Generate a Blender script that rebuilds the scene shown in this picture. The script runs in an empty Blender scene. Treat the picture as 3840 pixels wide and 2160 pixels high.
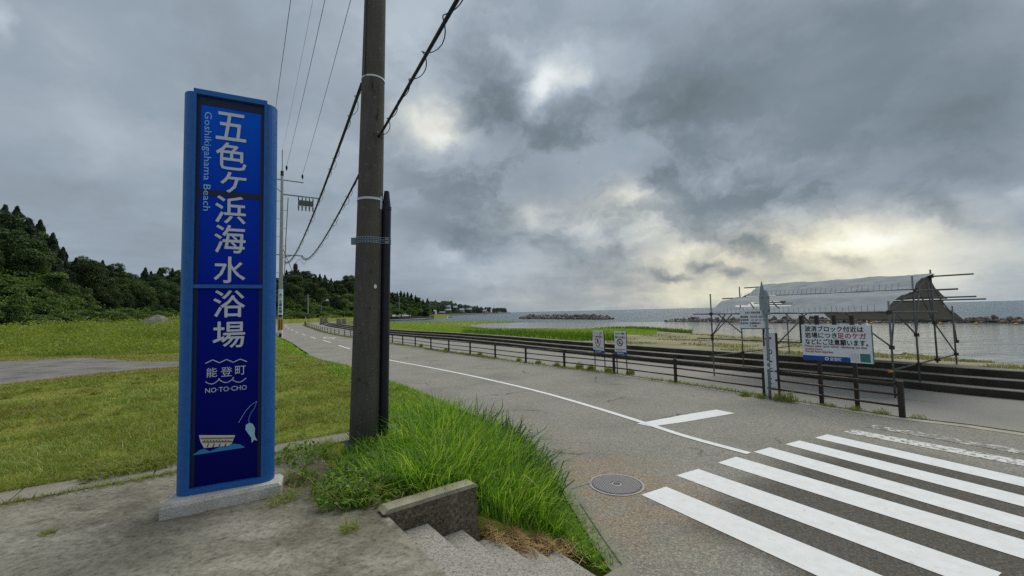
import bpy, math, random
import numpy as np
from mathutils import Vector, Matrix

# ------------------------------------------------------------------ camera, sky, sun, exposure
SC = bpy.context.scene
COL = SC.collection
F, EYE = 1590.0, 2.55                       # focal length in photo pixels (3840 wide), eye height over the road
ROLL = math.atan(.02337)
PITCH = math.atan((1170.9 - 1080) * math.cos(ROLL) / F)
_c, _s = math.cos(PITCH), math.sin(PITCH)
FWD = np.array([0, _c, _s]); _up = np.array([0, -_s, _c]); _rt = np.array([1., 0, 0])
RGT = math.cos(ROLL) * _rt - math.sin(ROLL) * _up
UPV = math.sin(ROLL) * _rt + math.cos(ROLL) * _up
EYEP = np.array([0, 0, EYE])
cam = bpy.data.cameras.new('camera'); cam_o = bpy.data.objects.new('camera', cam); COL.objects.link(cam_o)
cam.sensor_width = 36; cam.lens = F / 3840 * 36; cam.clip_start = .05; cam.clip_end = 40000
cam_o.matrix_world = Matrix(((RGT[0], UPV[0], -FWD[0], 0), (RGT[1], UPV[1], -FWD[1], 0), (RGT[2], UPV[2], -FWD[2], EYE), (0, 0, 0, 1)))
SC.camera = cam_o
SC.view_settings.view_transform = 'Standard'; SC.view_settings.look = 'None'
SC.view_settings.gamma = 1; SC.view_settings.use_curve_mapping = False
SC.view_settings.exposure = 1.0
SC.render.engine = 'CYCLES'
SC.cycles.use_denoising = False
SC.cycles.max_bounces = 6; SC.cycles.diffuse_bounces = 3; SC.cycles.glossy_bounces = 3; SC.cycles.transparent_max_bounces = 6
SC.cycles.caustics_reflective = False; SC.cycles.caustics_refractive = False

def ray(x, y):                              # photo pixel -> direction
    return FWD * F + RGT * (x - 1920) - UPV * (y - 1080)
def at(x, y, z=0.):                         # photo pixel -> point on the level z
    v = ray(x, y); return EYEP + v * ((z - EYE) / v[2])
def atY(x, y, Y):
    v = ray(x, y); return EYEP + v * (Y / v[1])
DD = 3840 / 2576
def atd(x, y, z=0.): return at(x * DD, y * DD, z)
def horizon(x): return 1170.9 - (x - 1920) * .02337

def lin(r, g, b, k=1.0):
    f = lambda c: (c / 255 / 12.92 if c / 255 <= .04045 else ((c / 255 + .055) / 1.055) ** 2.4) * k
    return (f(r), f(g), f(b), 1)

class NT:
    def __init__(s, tree): s.t = tree; s.n = tree.nodes; s.l = tree.links
    def new(s, kind, **kw):
        n = s.n.new(kind)
        for k, v in kw.items(): setattr(n, k, v)
        return n
    def put(s, sock, v):
        if isinstance(v, bpy.types.NodeSocket): s.l.new(v, sock)
        elif v is not None: sock.default_value = v
    def m(s, op, a, b=None, c=None, clamp=False):
        n = s.new('ShaderNodeMath', operation=op, use_clamp=clamp)
        for i, v in enumerate((a, b, c)): s.put(n.inputs[i], v)
        return n.outputs[0]
    def v(s, op, a, b=None, scale=None):
        n = s.new('ShaderNodeVectorMath', operation=op)
        s.put(n.inputs[0], a); s.put(n.inputs[1], b)
        if scale is not None: s.put(n.inputs['Scale'], scale)
        return n.outputs['Value'] if op in ('DOT_PRODUCT', 'LENGTH') else n.outputs[0]
    def noise(s, vec, scale, detail=4, rough=.55, dist=0., color=False):
        n = s.new('ShaderNodeTexNoise'); s.put(n.inputs['Vector'], vec)
        s.put(n.inputs['Scale'], scale); s.put(n.inputs['Detail'], detail); s.put(n.inputs['Roughness'], rough); s.put(n.inputs['Distortion'], dist)
        return n.outputs['Color' if color else 'Fac']
    def ramp(s, fac, stops, interp='LINEAR'):
        n = s.new('ShaderNodeValToRGB'); n.color_ramp.interpolation = interp
        e = n.color_ramp.elements
        while len(e) < len(stops): e.new(.5)
        for el, (p, c) in zip(e, stops):
            el.position = p; el.color = c if hasattr(c, '__len__') else (c, c, c, 1)
        s.put(n.inputs[0], fac); return n.outputs[0]
    def mix(s, fac, a, b, mode='MIX'):
        n = s.new('ShaderNodeMix', data_type='RGBA', blend_type=mode)
        s.put(n.inputs[0], fac); s.put(n.inputs[6], a); s.put(n.inputs[7], b); return n.outputs[2]
    def step(s, x, a, b):
        n = s.new('ShaderNodeMapRange', interpolation_type='SMOOTHSTEP')
        s.put(n.inputs[0], x); s.put(n.inputs[1], a); s.put(n.inputs[2], b); return n.outputs[0]

SUN_AZ, SUN_EL = math.radians(29.4), math.radians(54)
wd = bpy.data.worlds.new('World'); SC.world = wd; wd.use_nodes = True
def build_sky():
    w = NT(wd.node_tree); w.n.clear()
    out = w.new('ShaderNodeOutputWorld'); bg = w.new('ShaderNodeBackground')
    w.l.new(bg.outputs[0], out.inputs[0]); bg.inputs[1].default_value = .1
    sky = w.new('ShaderNodeTexSky', sky_type='NISHITA', sun_disc=False, sun_elevation=SUN_EL, sun_rotation=SUN_AZ)
    d0 = w.new('ShaderNodeTexCoord').outputs['Generated']
    sep = w.new('ShaderNodeSeparateXYZ'); w.put(sep.inputs[0], d0)
    # clouds lie on a flat layer: direction -> layer coordinates
    zc = w.m('ADD', w.m('MAXIMUM', sep.outputs[2], 0.0), .16)
    lay = w.v('SCALE', d0, scale=w.m('DIVIDE', 1.0, zc))
    big = w.noise(lay, .9, 6, .58, .3)
    fine = w.noise(lay, 3.2, 6, .6, .2)
    wrp = w.v('SUBTRACT', w.noise(d0, 5.0, 5, .62, color=True), (.5, .5, .5))
    wr2 = w.v('SUBTRACT', w.noise(d0, 17.0, 4, .6, color=True), (.5, .5, .5))
    d = w.v('ADD', w.v('ADD', d0, w.v('SCALE', wrp, scale=.10)), w.v('SCALE', wr2, scale=.045))
    def field(blobs, acc):
        for (x, y, su, sv, rot, amp) in blobs:
            px, py = x * DD, y * DD
            u = lambda q: q / np.linalg.norm(q)
            c = u(ray(px, py)); e1 = (u(ray(px + 1, py)) - c); e2 = (u(ray(px, py + 1)) - c)
            P = np.linalg.pinv(np.stack([e1, e2], 1)) / DD
            r = math.radians(rot); w1 = (math.cos(r) * P[0] + math.sin(r) * P[1]) / su; w2 = (-math.sin(r) * P[0] + math.cos(r) * P[1]) / sv
            a = w.m('SUBTRACT', w.v('DOT_PRODUCT', d, tuple(w1)), float(w1 @ c))
            b = w.m('SUBTRACT', w.v('DOT_PRODUCT', d, tuple(w2)), float(w2 @ c))
            q = w.m('MULTIPLY_ADD', a, a, w.m('MULTIPLY', b, b))
            acc = w.m('MULTIPLY_ADD', w.m('EXPONENT', w.m('MULTIPLY', q, -1.0)), amp, acc)
        return acc
    L = field(SKY_BLOBS, 0.0)
    front = w.step(w.v('DOT_PRODUCT', d0, tuple(FWD)), .05, .35)
    L = w.m('MULTIPLY', L, front)
    L = w.m('ADD', L, w.m('MULTIPLY', w.m('SUBTRACT', big, .5), .36))
    L = w.m('ADD', L, w.m('MULTIPLY', w.m('SUBTRACT', fine, .5), .10))
    bil = w.step(w.noise(w.v('MULTIPLY', d, (1., 1., 1.7)), 4.6, 8, .60, .15), .40, .62)
    L = w.m('ADD', L, w.m('MULTIPLY', w.m('SUBTRACT', bil, .5), w.m('MULTIPLY_ADD', field(SKY_PUFF, 0.0), .22, .05)))
    L = w.m('ADD', L, .46)
    W = w.m('MULTIPLY', field(SKY_WARM, 0.0), front)
    cool = w.ramp(L, [(0.0, lin(92, 104, 108)), (.25, lin(124, 138, 149)), (.45, lin(152, 165, 178)), (.62, lin(178, 190, 201)), (.82, lin(208, 216, 220)), (1.0, lin(236, 240, 240))])
    warm = w.ramp(L, [(0.0, lin(104, 112, 112)), (.25, lin(140, 148, 148)), (.45, lin(176, 178, 172)), (.62, lin(212, 210, 192)), (.82, lin(240, 236, 212)), (1.0, lin(254, 250, 232))])
    cl = w.mix(w.m('MULTIPLY', W, 1.0, clamp=True), cool, warm)
    cl = w.mix(1.0, cl, (5, 5, 5, 1), 'MULTIPLY')
    cl.node.clamp_result = False
    gap = w.m('MULTIPLY', w.step(L, .78, 1.15), .18)
    col = w.mix(gap, cl, sky.outputs[0])
    w.put(bg.inputs[0], col)
# cloud masses by direction (x, y, half sizes, tilt, brightness) in degrees-like units of the view
SKY_BLOBS = [
 (1235,235,95,120,25,-.22),(1330,330,110,80,0,-.20),(1300,450,240,90,0,-.20),(1500,700,200,50,0,-.10),(1150,150,70,60,0,-.10),(1760,205,170,95,-10,-.30),(1560,300,190,70,5,-.20),
 (2230,180,330,150,0,-.17),(2100,330,420,110,0,-.13),(2480,330,220,220,0,-.10),(1650,60,420,60,0,-.10),(2300,40,400,70,0,-.10),
 (1405,190,60,75,35,.42),(1370,250,35,55,20,.40),(1480,215,35,25,-30,.26),(1300,130,55,30,30,.22),(1080,300,80,48,15,.40),(1120,345,60,20,10,.20),
 (1000,90,170,120,0,.10),(1180,590,130,45,-8,-.20),(1340,545,40,30,-30,.22),(1610,505,60,22,0,.26),(1500,560,90,25,-10,.14),(1610,580,80,30,-15,.22),
 (1900,655,330,45,-3,.20),(1820,740,260,40,0,.24),(2120,600,260,45,-8,.28),(2330,640,260,60,0,.22),(2280,720,320,50,0,.18),(1760,615,60,18,-15,.26),
 (1690,680,62,13,6,-.42),(1790,660,44,14,8,-.44),(1845,690,38,17,0,-.34),(1900,622,85,34,22,-.46),(2090,655,90,17,8,-.34),(2380,545,70,35,25,-.24),
 (1520,640,120,30,-10,-.10),(1250,690,200,45,0,.10),(1120,650,60,18,0,.18),(1000,760,300,40,0,-.02),(300,640,420,110,0,-.02),
 (250,330,120,70,30,.08),(120,60,160,60,20,.07),(10,60,30,50,0,.22),(620,180,220,120,40,-.06),(800,560,140,80,0,-.03),(430,470,300,40,0,-.06),
 (2100,480,380,40,-5,-.14),(1750,440,300,60,0,-.10),(1650,440,60,35,0,-.12),(2560,480,30,25,0,.18)]
SKY_PUFF = [(1500,480,420,200,0,.8),(1900,600,500,160,0,.8),(1250,300,300,260,0,.6)]
SKY_WARM = [(1850,690,430,110,0,1.1),(2100,600,350,80,0,.5),(1330,540,110,60,0,.35),(1080,310,110,70,0,.45),(1440,200,50,40,0,.08),(1560,520,140,60,0,.5),(1500,760,400,40,0,.35)]
build_sky()
sun = bpy.data.lights.new('sun', 'SUN'); sun.energy = 1.15; sun.angle = math.radians(50); sun.color = (1, .95, .86)
sun_o = bpy.data.objects.new('sun', sun); COL.objects.link(sun_o)
_sd = Vector((math.sin(SUN_AZ) * math.cos(SUN_EL), math.cos(SUN_AZ) * math.cos(SUN_EL), math.sin(SUN_EL)))
sun_o.rotation_euler = _sd.to_track_quat('Z', 'Y').to_euler(); sun_o.location = (0, 0, 60)

# ------------------------------------------------------------------ mesh and object helpers
RNG = np.random.default_rng(7); random.seed(7)
class MB:
    """collects verts and faces of one mesh"""
    def __init__(s): s.v = []; s.f = []; s.n = 0
    def add(s, V, Fc):
        V = [tuple(map(float, p)) for p in V]; k = s.n
        s.v += V; s.f += [tuple(int(i) + k for i in f) for f in Fc]; s.n += len(V); return s
    def box(s, c, size, ax=None):
        c = np.array(c, float); X, Y, Z = (np.eye(3) if ax is None else np.array(ax, float)); h = np.array(size, float) / 2
        V = [c + X * h[0] * i + Y * h[1] * j + Z * h[2] * k for i in (-1, 1) for j in (-1, 1) for k in (-1, 1)]
        return s.add(V, [(0, 1, 3, 2), (4, 6, 7, 5), (0, 4, 5, 1), (2, 3, 7, 6), (0, 2, 6, 4), (1, 5, 7, 3)])
    def tube(s, pts, r, n=8, caps=True):
        pts = [np.array(p, float) for p in pts]; R = r if hasattr(r, '__len__') else [r] * len(pts)
        t0 = pts[-1] - pts[0]; ref = np.array([0, 0, 1.]) if abs(t0[2]) < .8 * np.linalg.norm(t0) else np.array([1., 0, 0])
        V = []
        for i, p in enumerate(pts):
            t = pts[min(i + 1, len(pts) - 1)] - pts[max(i - 1, 0)]; t = t / (np.linalg.norm(t) + 1e-9)
            a = np.cross(t, ref); a /= np.linalg.norm(a) + 1e-9; b = np.cross(t, a)
            V += [p + R[i] * (math.cos(2 * math.pi * k / n) * a + math.sin(2 * math.pi * k / n) * b) for k in range(n)]
        Fc = [(i * n + k, i * n + (k + 1) % n, (i + 1) * n + (k + 1) % n, (i + 1) * n + k) for i in range(len(pts) - 1) for k in range(n)]
        if caps: Fc += [tuple(range(n))[::-1], tuple(range((len(pts) - 1) * n, len(pts) * n))]
        return s.add(V, Fc)
    def prism(s, poly, o, u, v, n, t0, t1):
        """polygon (a, b) in the frame o, u, v, pushed out along n from t0 to t1"""
        o, u, v, n = map(lambda q: np.array(q, float), (o, u, v, n)); k = len(poly)
        V = [o + u * a + v * b + n * t for t in (t0, t1) for a, b in poly]
        return s.add(V, [tuple(range(k))[::-1], tuple(range(k, 2 * k))] + [(i, (i + 1) % k, k + (i + 1) % k, k + i) for i in range(k)])
    def mesh(s, name):
        me = bpy.data.meshes.new(name); me.from_pydata(s.v, [], s.f); me.update(); return me

def np_mesh(name, V, Fc, smooth=False):
    V = np.asarray(V, np.float32); Fc = np.asarray(Fc, np.int32); k = Fc.shape[1]
    me = bpy.data.meshes.new(name)
    me.vertices.add(len(V)); me.vertices.foreach_set('co', V.ravel())
    me.loops.add(Fc.size); me.loops.foreach_set('vertex_index', Fc.ravel())
    me.polygons.add(len(Fc)); me.polygons.foreach_set('loop_start', np.arange(0, Fc.size, k, dtype=np.int32))
    if smooth: me.polygons.foreach_set('use_smooth', np.ones(len(Fc), bool))
    me.update(calc_edges=True); me.validate(); return me

def smooth(me): me.polygons.foreach_set('use_smooth', [True] * len(me.polygons)); return me
def tag(o, label=None, cat=None, group=None, kind=None):
    for k, v in (('label', label), ('category', cat), ('group', group), ('kind', kind)):
        if v: o[k] = v
    return o
def obj(name, me, m, parent=None, loc=(0, 0, 0), sm=False):
    """links a mesh given in world coordinates; loc is the object's own origin"""
    if isinstance(me, MB): me = me.mesh(name)
    if sm: smooth(me)
    if m is not None and not me.materials: me.materials.append(m)
    o = bpy.data.objects.new(name, me); COL.objects.link(o)
    base = Vector(loc)
    if parent is not None:
        o.parent = parent; base = parent.get('_w') and Vector(parent['_w']) or Vector((0, 0, 0))
        me.transform(Matrix.Translation(-base))
        o['_w'] = list(base)
    else:
        me.transform(Matrix.Translation(-base)); o.location = base; o['_w'] = list(base)
    return o
def thing(name, label, cat, loc, group=None):
    o = bpy.data.objects.new(name, None); COL.objects.link(o); o.empty_display_size = .2
    o.location = loc; o['_w'] = [float(q) for q in loc]
    return tag(o, label, cat, group)
def kids(o): return [c for c in ALLKIDS.get(o.name, [])]
def dup(root, parts, loc, rotz=0, scale=1., label=None, name=None, sz=None):
    """copy of a thing with its parts (shared meshes)"""
    r = root.copy(); COL.objects.link(r); r.location = loc; r.rotation_euler = (0, 0, rotz); r.scale = sz or (scale,) * 3
    if label: r['label'] = label
    for p in parts:
        c = p.copy(); COL.objects.link(c); c.parent = r
    return r

# ------------------------------------------------------------------ materials
def mat(name, stops, scale=4., detail=6, rough=.85, bump=.0, bscale=None, stretch=None, stretch_rot=0., spec=.3, metal=0., grain=0., gscale=300., extra=None, dist=0., coord='Object', nrough=.6):
    m = bpy.data.materials.new(name); m.use_nodes = True; t = NT(m.node_tree)
    p = t.n['Principled BSDF']; p.inputs['Roughness'].default_value = rough; p.inputs['Specular IOR Level'].default_value = spec; p.inputs['Metallic'].default_value = metal
    co = t.new('ShaderNodeTexCoord').outputs[coord]
    if stretch:
        mp = t.new('ShaderNodeMapping'); t.put(mp.inputs[0], co); mp.inputs['Scale'].default_value = stretch; mp.inputs['Rotation'].default_value = (0, 0, stretch_rot); cs = mp.outputs[0]
    else: cs = co
    if len(stops) == 1: c = t.new('ShaderNodeRGB').outputs[0]; c.node.outputs[0].default_value = stops[0]; fac = None
    else:
        fac = t.noise(cs, scale, detail, nrough, dist); c = t.ramp(fac, [(.28 + .44 * i / (len(stops) - 1), q) for i, q in enumerate(stops)])
    if grain:
        g = t.noise(co, gscale, 2, .7)
        c = t.mix(1.0, c, t.ramp(g, [(.25, 1 - grain), (.5, 1.0), (.75, 1 + grain)]), 'MULTIPLY')
    if extra: c = extra(t, co, c)
    t.put(p.inputs['Base Color'], c)
    if bump:
        b = t.new('ShaderNodeBump'); b.inputs['Strength'].default_value = bump; b.inputs['Distance'].default_value = .02
        t.put(b.inputs['Height'], t.noise(cs if stretch else co, bscale or scale * 6, 5, .65)); t.put(p.inputs['Normal'], b.outputs[0])
    return m
def leafmat(name, stops, trans=.35, rough=.6, patch=None):
    """leaves: colour differs from leaf to leaf, light passes through"""
    m = bpy.data.materials.new(name); m.use_nodes = True; t = NT(m.node_tree); t.n.clear()
    out = t.new('ShaderNodeOutputMaterial')
    r = t.new('ShaderNodeNewGeometry').outputs['Random Per Island']
    if patch:
        nz = t.noise(t.new('ShaderNodeTexCoord').outputs['Object'], patch, 3)
        r = t.m('ADD', t.m('MULTIPLY', r, .5), t.m('MULTIPLY_ADD', nz, 1.3, -.4), clamp=True)
    c = t.ramp(r, [(i / (len(stops) - 1), q) for i, q in enumerate(stops)])
    d = t.new('ShaderNodeBsdfDiffuse'); tr = t.new('ShaderNodeBsdfTranslucent'); gl = t.new('ShaderNodeBsdfGlossy'); gl.inputs['Roughness'].default_value = rough
    t.put(d.inputs[0], c); t.put(tr.inputs[0], t.mix(1.0, c, (1.25, 1.2, .6, 1), 'MULTIPLY')); gl.inputs[0].default_value = (.8, .85, .8, 1)
    a = t.new('ShaderNodeMixShader'); a.inputs[0].default_value = trans; t.l.new(d.outputs[0], a.inputs[1]); t.l.new(tr.outputs[0], a.inputs[2])
    b = t.new('ShaderNodeMixShader'); b.inputs[0].default_value = .035; t.l.new(a.outputs[0], b.inputs[1]); t.l.new(gl.outputs[0], b.inputs[2])
    t.l.new(b.outputs[0], out.inputs[0]); return m
def flat(name, rgb, rough=.5, spec=.4, metal=0., k=1.0): return mat(name, [lin(*rgb, k)], rough=rough, spec=spec, metal=metal)

def crack(t, co, c, scale=.6, dark=.45, w=.012):
    v = t.new('ShaderNodeTexVoronoi', feature='DISTANCE_TO_EDGE'); v.inputs['Scale'].default_value = scale
    t.put(v.inputs['Vector'], t.v('ADD', co, t.v('SCALE', t.noise(co, 1.5, 3, color=True), scale=.7)))
    keep = t.m('MULTIPLY', t.m('SUBTRACT', 1.0, t.step(v.outputs['Distance'], 0.0, w)), t.step(t.noise(co, .35, 2), .52, .6))
    return t.mix(t.m('MULTIPLY', keep, dark), c, (.02, .02, .018, 1))
def asphalt_extra(t, co, c):
    c = crack(t, co, c, .35, .7, .014)
    st = t.step(t.noise(co, .16, 4, .6), .50, .66)              # paler, worn wheel lanes and dusty patches
    c = t.mix(t.m('MULTIPLY', st, .30), c, lin(150, 140, 124))
    sx = t.new('ShaderNodeSeparateXYZ'); t.put(sx.inputs[0], t.v('ADD', co, t.v('SCALE', t.noise(co, 1.2, 4, color=True), scale=.8)))
    # the strip under the crosswalk was resurfaced with darker asphalt
    al = t.m('ADD', t.m('MULTIPLY', sx.outputs[0], .515), t.m('MULTIPLY', sx.outputs[1], -.857))
    ac = t.m('ADD', t.m('MULTIPLY', sx.outputs[0], .857), t.m('MULTIPLY', sx.outputs[1], .515))
    dk = t.m('MULTIPLY', t.m('MULTIPLY', t.step(al, -4.4, -3.3), t.step(ac, 4.6, 5.2)), t.m('SUBTRACT', 1.0, t.step(ac, 9.4, 10.6)))
    c = t.mix(t.m('MULTIPLY', dk, .80), c, lin(76, 71, 64))
    # dust washed in round the manhole and along the kerb
    dv = t.v('LENGTH', t.v('SUBTRACT', t.v('MULTIPLY', t.v('ADD', co, t.v('SCALE', t.noise(co, 1.6, 4, color=True), scale=1.)), (1., .8, 0.)), (1.75, 5.3, 0.)))
    du = t.m('MULTIPLY', t.m('SUBTRACT', 1.0, t.step(dv, .6, 1.9)), t.step(t.noise(co, 1.7, 4, .6), .34, .54))
    c = t.mix(t.m('MULTIPLY', du, .8), c, lin(146, 132, 112))
    vr = t.new('ShaderNodeTexVoronoi'); vr.inputs['Scale'].default_value = 62; t.put(vr.inputs['Vector'], co)   # aggregate, stone by stone
    sb = t.new('ShaderNodeSeparateXYZ'); t.put(sb.inputs[0], vr.outputs['Color'])
    c = t.mix(1.0, c, t.ramp(sb.outputs[0], [(.0, .66), (.35, .92), (.7, 1.05), (1.0, 1.5)]), 'MULTIPLY')
    g = t.noise(co, 24, 4, .8)
    return t.mix(1.0, c, t.ramp(g, [(.3, .80), (.5, 1.0), (.72, 1.2)]), 'MULTIPLY')
def conc_extra(t, co, c):
    a = t.step(t.noise(co, .75, 5, .6, .6), .50, .64)           # damp brown and black stains
    c = t.mix(t.m('MULTIPLY', a, .6), c, lin(92, 83, 71)); e_ = t.step(t.noise(t.v('MULTIPLY', co, (1., 2.2, 1.)), 2.6, 6, .72, .8), .54, .66); c = t.mix(t.m('MULTIPLY', e_, .55), c, lin(84, 78, 68))
    b = t.step(t.noise(co, 1.6, 4, .65, 1.), .56, .70)
    c = t.mix(t.m('MULTIPLY', b, .55), c, lin(180, 175, 162))
    so = t.v('LENGTH', t.v('SUBTRACT', t.v('MULTIPLY', t.v('ADD', co, t.v('SCALE', t.noise(co, 3., 4, color=True), scale=.5)), (1., 1., 0.)), (-1.72, 4.62, 0.)))     # trodden soil between sign and pole
    c = t.mix(t.m('MULTIPLY', t.m('SUBTRACT', 1.0, t.step(so, .25, .62)), .8), c, lin(92, 76, 62))
    gr = t.noise(co, 26, 4, .75); c = t.mix(1.0, c, t.ramp(gr, [(.3, .50), (.46, .96), (.7, 1.36)]), 'MULTIPLY')
    return crack(t, co, c, .22, .6, .006)
def pit_extra(t, co, c):
    g = t.noise(co, 38, 4, .8); c = t.mix(1.0, c, t.ramp(g, [(.34, .30), (.45, .86), (.7, 1.32)]), 'MULTIPLY')
    return t.mix(t.m('MULTIPLY', t.step(t.noise(co, 3, 4), .5, .7), .35), c, lin(120, 112, 98))
def moss_extra(t, co, c):
    g = t.noise(co, 30, 5, .8); c = t.mix(1.0, c, t.ramp(g, [(.32, .25), (.5, .9), (.66, 1.9)]), 'MULTIPLY')
    return t.mix(t.m('MULTIPLY', t.step(t.noise(co, 5, 4), .45, .65), .4), c, lin(86, 88, 66))
def rust_extra(t, co, c):
    sx = t.new('ShaderNodeSeparateXYZ'); t.put(sx.inputs[0], co)
    st = t.noise(t.v('MULTIPLY', co, (9., 9., .8)), 3, 5, .7)
    c = t.mix(1.0, c, t.ramp(st, [(.3, .84), (.55, 1.0), (.75, 1.18)]), 'MULTIPLY')
    return t.mix(t.m('MULTIPLY', t.step(t.noise(co, 30, 3), .62, .72), .5), c, lin(150, 146, 138))
M = {}
M['asphalt'] = mat('asphalt', [lin(124, 122, 114), lin(138, 136, 127), lin(146, 143, 133)], scale=.5, bump=.5, bscale=90, rough=.9, extra=asphalt_extra, spec=.2)
M['paint'] = mat('road paint', [lin(214, 216, 214), lin(228, 230, 229)], scale=6, bump=.15, bscale=80, rough=.7, extra=lambda t, co, c: t.mix(t.m('MULTIPLY', t.step(t.noise(co, 11, 6, .8), .60, .68), .75), c, lin(128, 124, 116)))
M['worn_paint'] = mat('worn road paint', [lin(214, 214, 210)], rough=.8, extra=lambda t, co, c: t.mix(t.step(t.noise(co, 9, 5, .8), .50, .57), c, lin(122, 118, 110)))
M['faint_paint'] = mat('faded road paint', [lin(200, 200, 195)], rough=.8, extra=lambda t, co, c: t.mix(t.step(t.noise(co, 7, 5, .8), .42, .50), c, lin(124, 120, 113)))
M['blue_paint'] = flat('blue chalk paint', (150, 178, 188), .9)
M['platform'] = mat('weathered concrete', [lin(112, 108, 95), lin(136, 132, 118), lin(156, 152, 139)], scale=1.3, stretch=(1., 1.8, 1.), stretch_rot=-.5, bump=.6, bscale=11, rough=.95, grain=.14, gscale=120, extra=conc_extra, spec=.15)
M['kerbc'] = mat('kerb concrete', [lin(126, 121, 111), lin(150, 145, 135)], scale=3, bump=.4, bscale=40, rough=.95, grain=.12, gscale=150, spec=.15)
M['paleconc'] = mat('pale gutter concrete', [lin(150, 146, 132), lin(180, 176, 160)], scale=2, bump=.3, bscale=40, rough=.95, grain=.15, gscale=70, spec=.15)
M['stepc'] = mat('pitted step concrete', [lin(168, 164, 154), lin(188, 184, 174)], scale=3, bump=.9, bscale=85, rough=.95, extra=pit_extra, spec=.15)
M['mossc'] = mat('mossy dark concrete', [lin(92, 82, 68), lin(128, 118, 102)], scale=7, bump=1., bscale=50, rough=.95, extra=moss_extra, spec=.15)
M['mossy_cap'] = mat('pale mossy cap', [lin(140, 134, 114), lin(178, 172, 150)], scale=6, bump=.7, bscale=60, rough=.95, grain=.25, gscale=60, spec=.15)
M['prom'] = mat('promenade concrete', [lin(134, 132, 126), lin(150, 147, 140)], scale=.6, bump=.4, bscale=30, rough=.92, grain=.14, gscale=40, extra=lambda t, co, c: crack(t, co, c, .25, .6, .01), spec=.2)
M['riser_shade_joint'] = mat('riser shade and joint', [lin(44, 42, 37), lin(66, 63, 56), lin(80, 76, 68)], scale=1.6, bump=.6, bscale=20, rough=.95, grain=.2, gscale=40, spec=.12)  # shade of risers facing away from the sun, put into the colour
M['wallc'] = mat('seawall concrete', [lin(108, 105, 96), lin(136, 132, 122), lin(148, 144, 133)], scale=1.3, bump=.6, bscale=22, rough=.95, grain=.2, gscale=50, spec=.15)
M['plinth'] = mat('white-grey plinth concrete', [lin(186, 181, 170), lin(216, 212, 202)], scale=7, bump=.8, bscale=55, rough=.95, grain=.22, gscale=70, spec=.15)
M['soil'] = mat('lawn ground', [lin(84, 94, 38), lin(112, 124, 50), lin(128, 130, 62), lin(142, 122, 82)], scale=1.1, detail=8, bump=.8, bscale=30, rough=1., grain=.3, gscale=90, spec=.05)
M['forest_floor'] = mat('forest floor', [lin(26, 40, 18), lin(44, 60, 26)], scale=.4, rough=1., spec=.02)
M['gravel'] = mat('gravel', [lin(96, 94, 90), lin(124, 121, 116), lin(140, 137, 130)], scale=1.2, bump=.9, bscale=22, rough=1., grain=.35, gscale=24, spec=.1)
M['straw'] = leafmat('straw', [lin(120, 92, 60), lin(160, 128, 84), lin(190, 164, 112)], .15)
M['sand'] = mat('beach sand', [lin(124, 120, 94), lin(150, 143, 120), lin(160, 152, 132)], scale=.35, detail=7, bump=.4, bscale=6, rough=1., grain=.15, gscale=15, spec=.05,
    extra=lambda t, co, c: t.mix(t.m('MULTIPLY', t.step(t.noise(t.v('MULTIPLY', co, (.5, 1., 1.)), .55, 6, .7), .47, .60), .6), c, lin(116, 122, 76)))
M['grass'] = leafmat('tall grass', [lin(44, 84, 24), lin(84, 132, 30), lin(112, 162, 34), lin(138, 184, 46), lin(160, 194, 70), lin(178, 190, 110)], .5)
M['reedblade'] = leafmat('dark reed blades', [lin(36, 68, 26), lin(58, 98, 34), lin(84, 126, 44)], .35)
M['ironlight'] = flat('worn iron studs', (176, 172, 172), .6)
M['lawn'] = leafmat('lawn grass', [lin(150, 132, 84), lin(134, 132, 62), lin(128, 146, 58), lin(150, 166, 82), lin(180, 186, 122)], .35, patch=.7)
M['weed'] = leafmat('broad weeds', [lin(56, 96, 30), lin(96, 138, 44), lin(140, 172, 60)], .4)
M['field'] = leafmat('field weeds', [lin(78, 104, 36), lin(118, 140, 50), lin(146, 160, 70), lin(160, 164, 88)], .4, patch=.35)
M['beachgrass'] = leafmat('beach grass', [lin(96, 130, 34), lin(134, 166, 50), lin(164, 188, 70)], .45, patch=.1)
M['reed'] = leafmat('dark beach weeds', [lin(60, 94, 24), lin(92, 128, 36), lin(116, 148, 48)], .35)
M['cedar'] = leafmat('cedar needles', [lin(26, 42, 25), lin(42, 60, 34), lin(64, 82, 46)], .25)
M['darkleaf'] = leafmat('dark broad leaves', [lin(32, 50, 26), lin(52, 72, 36), lin(80, 98, 50)], .3)
M['dunegrass'] = leafmat('dune weeds', [lin(104, 112, 62), lin(126, 132, 78), lin(148, 148, 100)], .35, patch=.3)
M['drygrass'] = leafmat('dry mown grass', [lin(146, 128, 78), lin(168, 150, 92), lin(150, 152, 80), lin(186, 170, 116)], .3, patch=.4)
M['broad'] = leafmat('broad leaves', [lin(44, 66, 34), lin(68, 92, 44), lin(106, 126, 66)], .3)
M['vine'] = leafmat('vine leaves', [lin(50, 76, 30), lin(82, 108, 44), lin(124, 146, 70)], .35)
M['farleaf'] = leafmat('far leaves', [lin(66, 84, 66), lin(88, 106, 82), lin(112, 126, 102)], .2)  # distance haze put into the leaf colour as paler, greyer greens
M['bark'] = mat('bark', [lin(58, 48, 38), lin(84, 72, 58)], scale=6, bump=.5, rough=1.)
M['pole'] = mat('near pole concrete', [lin(88, 84, 76), lin(102, 97, 88)], scale=3, bump=.5, bscale=60, rough=.95, extra=rust_extra, spec=.15)
M['pole2'] = mat('far pole concrete', [lin(150, 150, 146), lin(176, 176, 172)], scale=3, rough=.9, spec=.2)
M['blackplastic'] = mat('black plastic', [lin(16, 17, 22), lin(26, 27, 32)], scale=8, rough=.45, spec=.4)
M['cable'] = flat('cable', (26, 26, 30), .6)
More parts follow.
